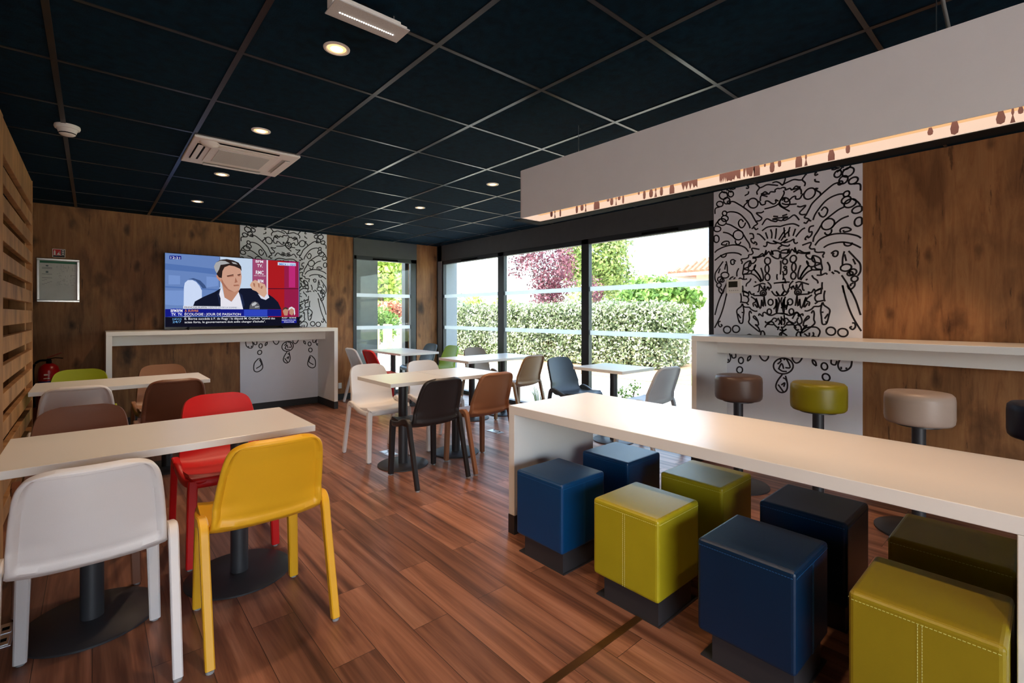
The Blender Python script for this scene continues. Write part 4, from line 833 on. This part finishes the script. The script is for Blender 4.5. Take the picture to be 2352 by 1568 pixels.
tree('young_tree', 'thin young tree in front of the white house wall', 14.6, 8.0, [((0, 0, 1.2), (.25, .25, .6))]+rb(4, (0, 0, 1.2), (.15, .15, .3), (.2, .2, .3)), 900, .08, M['greenleaf'], (.9, .04), shell=.4)
tree('broad_tree', 'tall yellow green tree seen through the narrow window', 10.9, 22.4, [((0, 0, 4.0), (1.7, 1.7, 2.0))]+rb(12, (0, 0, 4.0), (1.0, 1.0, 1.1), (1.0, 1.0, 1.0)), 9000, .13, M['limeleaf'], (2.0, .2), shell=.5)
def shrub(name, label, x, y, blobs, n, size, m, cat='shrub'):
    t = thing(name, label, cat, (x, y, -.06)); b = MB()
    for c, r in blobs[:4]: b.tube([(0, 0, 0), tuple(np.array(c)*.6), tuple(c)], [.012, .009, .004], 6)
    b.build('stem', M['bark'], t); crown(t, blobs, n, size, m, shell=.3); return t
shrub('red_shrub', 'reddish leaved shrub below the tall tree outside the narrow window', 9.9, 20.0, rb(8, (0, 0, 1.6), (.8, .2, .12), (.35, .3, .3)), 2000, .08, M['redleaf'])
shrub('round_shrub', 'round green shrub behind the timber posts', 8.6, 17.9, rb(9, (0, 0, .95), (.4, .2, .2), (.4, .35, .4)), 2600, .07, M['greenleaf'])
shrub('pale_shrub', 'pale variegated shrub at the right behind the timber posts', 10.1, 18.4, rb(7, (0, 0, .95), (.22, .2, .15), (.4, .35, .45)), 2200, .06, M['hedge'])
shrub('golden_shrub', 'golden green shrub at the left end of the hedge', 12.2, 14.6, rb(6, (0, 0, 1.5), (.5, .5, .2), (.5, .5, .4)), 1500, .07, M['limeleaf'])
shrub('flower_shrub', 'small flowering plant outside beneath the single window table', 5.15, 3.62, rb(6, (0, 0, .3), (.1, .1, .09), (.09, .09, .1)), 260, .022, M['greenleaf'])
shrub('low_shrub', 'low leafy plant outside beside the right counter leg', 5.3, 2.55, rb(6, (0, 0, .14), (.16, .16, .05), (.12, .12, .1)), 320, .026, M['greenleaf'])
def grass(x, y, lab):
    t = MB()
    for k in range(26):
        a = RS.rand()*2*PI; r = .02+.03*RS.rand(); l = .18+.2*RS.rand(); dx, dy = math.cos(a), math.sin(a)
        t.tube([(dx*r, dy*r, 0), (dx*(r+.04), dy*(r+.04), l*.6), (dx*(r+.11), dy*(r+.11), l)], [.004, .003, .001], 4)
    o = t.build('grass_tuft', M['greenleaf'], None); o.location = (x, y, -.06); tag(o, lab, 'grass', None, 'thing')
grass(5.05, 5.15, 'tuft of tall grass outside behind the beige chair'); grass(5.0, 6.1, 'tuft of tall grass outside behind the taupe chair')
for k, (px, py) in enumerate(((7.55, 16.0), (8.2, 16.3), (8.75, 16.1))):
    b = MB(); b.box((-.13, -.13, 0), (.13, .13, 1.0)); o = b.build('timber_post', M['post'], None, bevel=.02); o.location = (px, py, -.06)
    tag(o, ('pale timber post nearest the grey outer pier', 'pale timber post in the middle of the three', 'pale timber post nearest the wooden corner strip')[k], 'post', 'timber posts outside the narrow window')
# white house
hs = thing('house', 'white house with terracotta roof at the right of the wide window', 'house', (17.0, 8.6, -.1))
b = MB(); b.box((.2, -8.4, 0), (7.6, .42, 2.9)); b.build('wall', M['render'], hs)
b = MB(); x0, x1, y0, y1, ze, zr = -.62, 8.4, -9.2, 1.16, 2.92, 5.4
rx, ry0, ry1 = (x0+x1)/2, y0+4.5, y1-4.5
b.add([(x0, y0, ze), (x1, y0, ze), (x1, y1, ze), (x0, y1, ze), (rx, ry0, zr), (rx, ry1, zr)], [(0, 1, 2, 3), (0, 4, 1), (1, 4, 5, 2), (2, 5, 3), (3, 5, 4, 0)]); rf = b.build('roof', M['rooftile'], hs)
b = MB()
for k in range(46):
    yy = y1-.1-.22*k; tt = min(1.0, (y1-yy)/4.5, (yy-y0)/4.5)
    if tt > .02: b.tube([(x0, yy, ze+.02), (x0+(rx-x0)*tt, yy, ze+.02+(zr-ze)*tt)], .085, 8)
b.build('roof_tile', M['rooftile'], rf)
b = MB(); b.box((x0-.06, y0, ze-.1), (x0+.02, y1+.06, ze)); b.box((x0-.06, y1-.02, ze-.1), (x1, y1+.06, ze)); b.build('gutter', M['whiteplastic'], hs)
b = MB(); b.box((.16, -1.6, 1.25), (.20, -.9, 1.65)); b.build('wall_vent', M['filter'], hs)
b = MB(); b.box((-.09, -.09, 0), (.09, .09, 1.7)); o = b.build('grey_post', M['reveal'], None); o.location = (16.2, 8.72, -.05); tag(o, 'grey square post standing in front of the white house', 'post')
b = MB(); b.lathe([(.06, 0), (.045, 3.0), (.04, 4.6)], n=10); b.box((-.25, -.06, 4.55), (.25, .06, 4.65)); o = b.build('lamp_post', M['whiteplastic'], None, 40); o.location = (27, 42, -.1); tag(o, 'white lamp post far off beyond the hedge', 'lamp post')
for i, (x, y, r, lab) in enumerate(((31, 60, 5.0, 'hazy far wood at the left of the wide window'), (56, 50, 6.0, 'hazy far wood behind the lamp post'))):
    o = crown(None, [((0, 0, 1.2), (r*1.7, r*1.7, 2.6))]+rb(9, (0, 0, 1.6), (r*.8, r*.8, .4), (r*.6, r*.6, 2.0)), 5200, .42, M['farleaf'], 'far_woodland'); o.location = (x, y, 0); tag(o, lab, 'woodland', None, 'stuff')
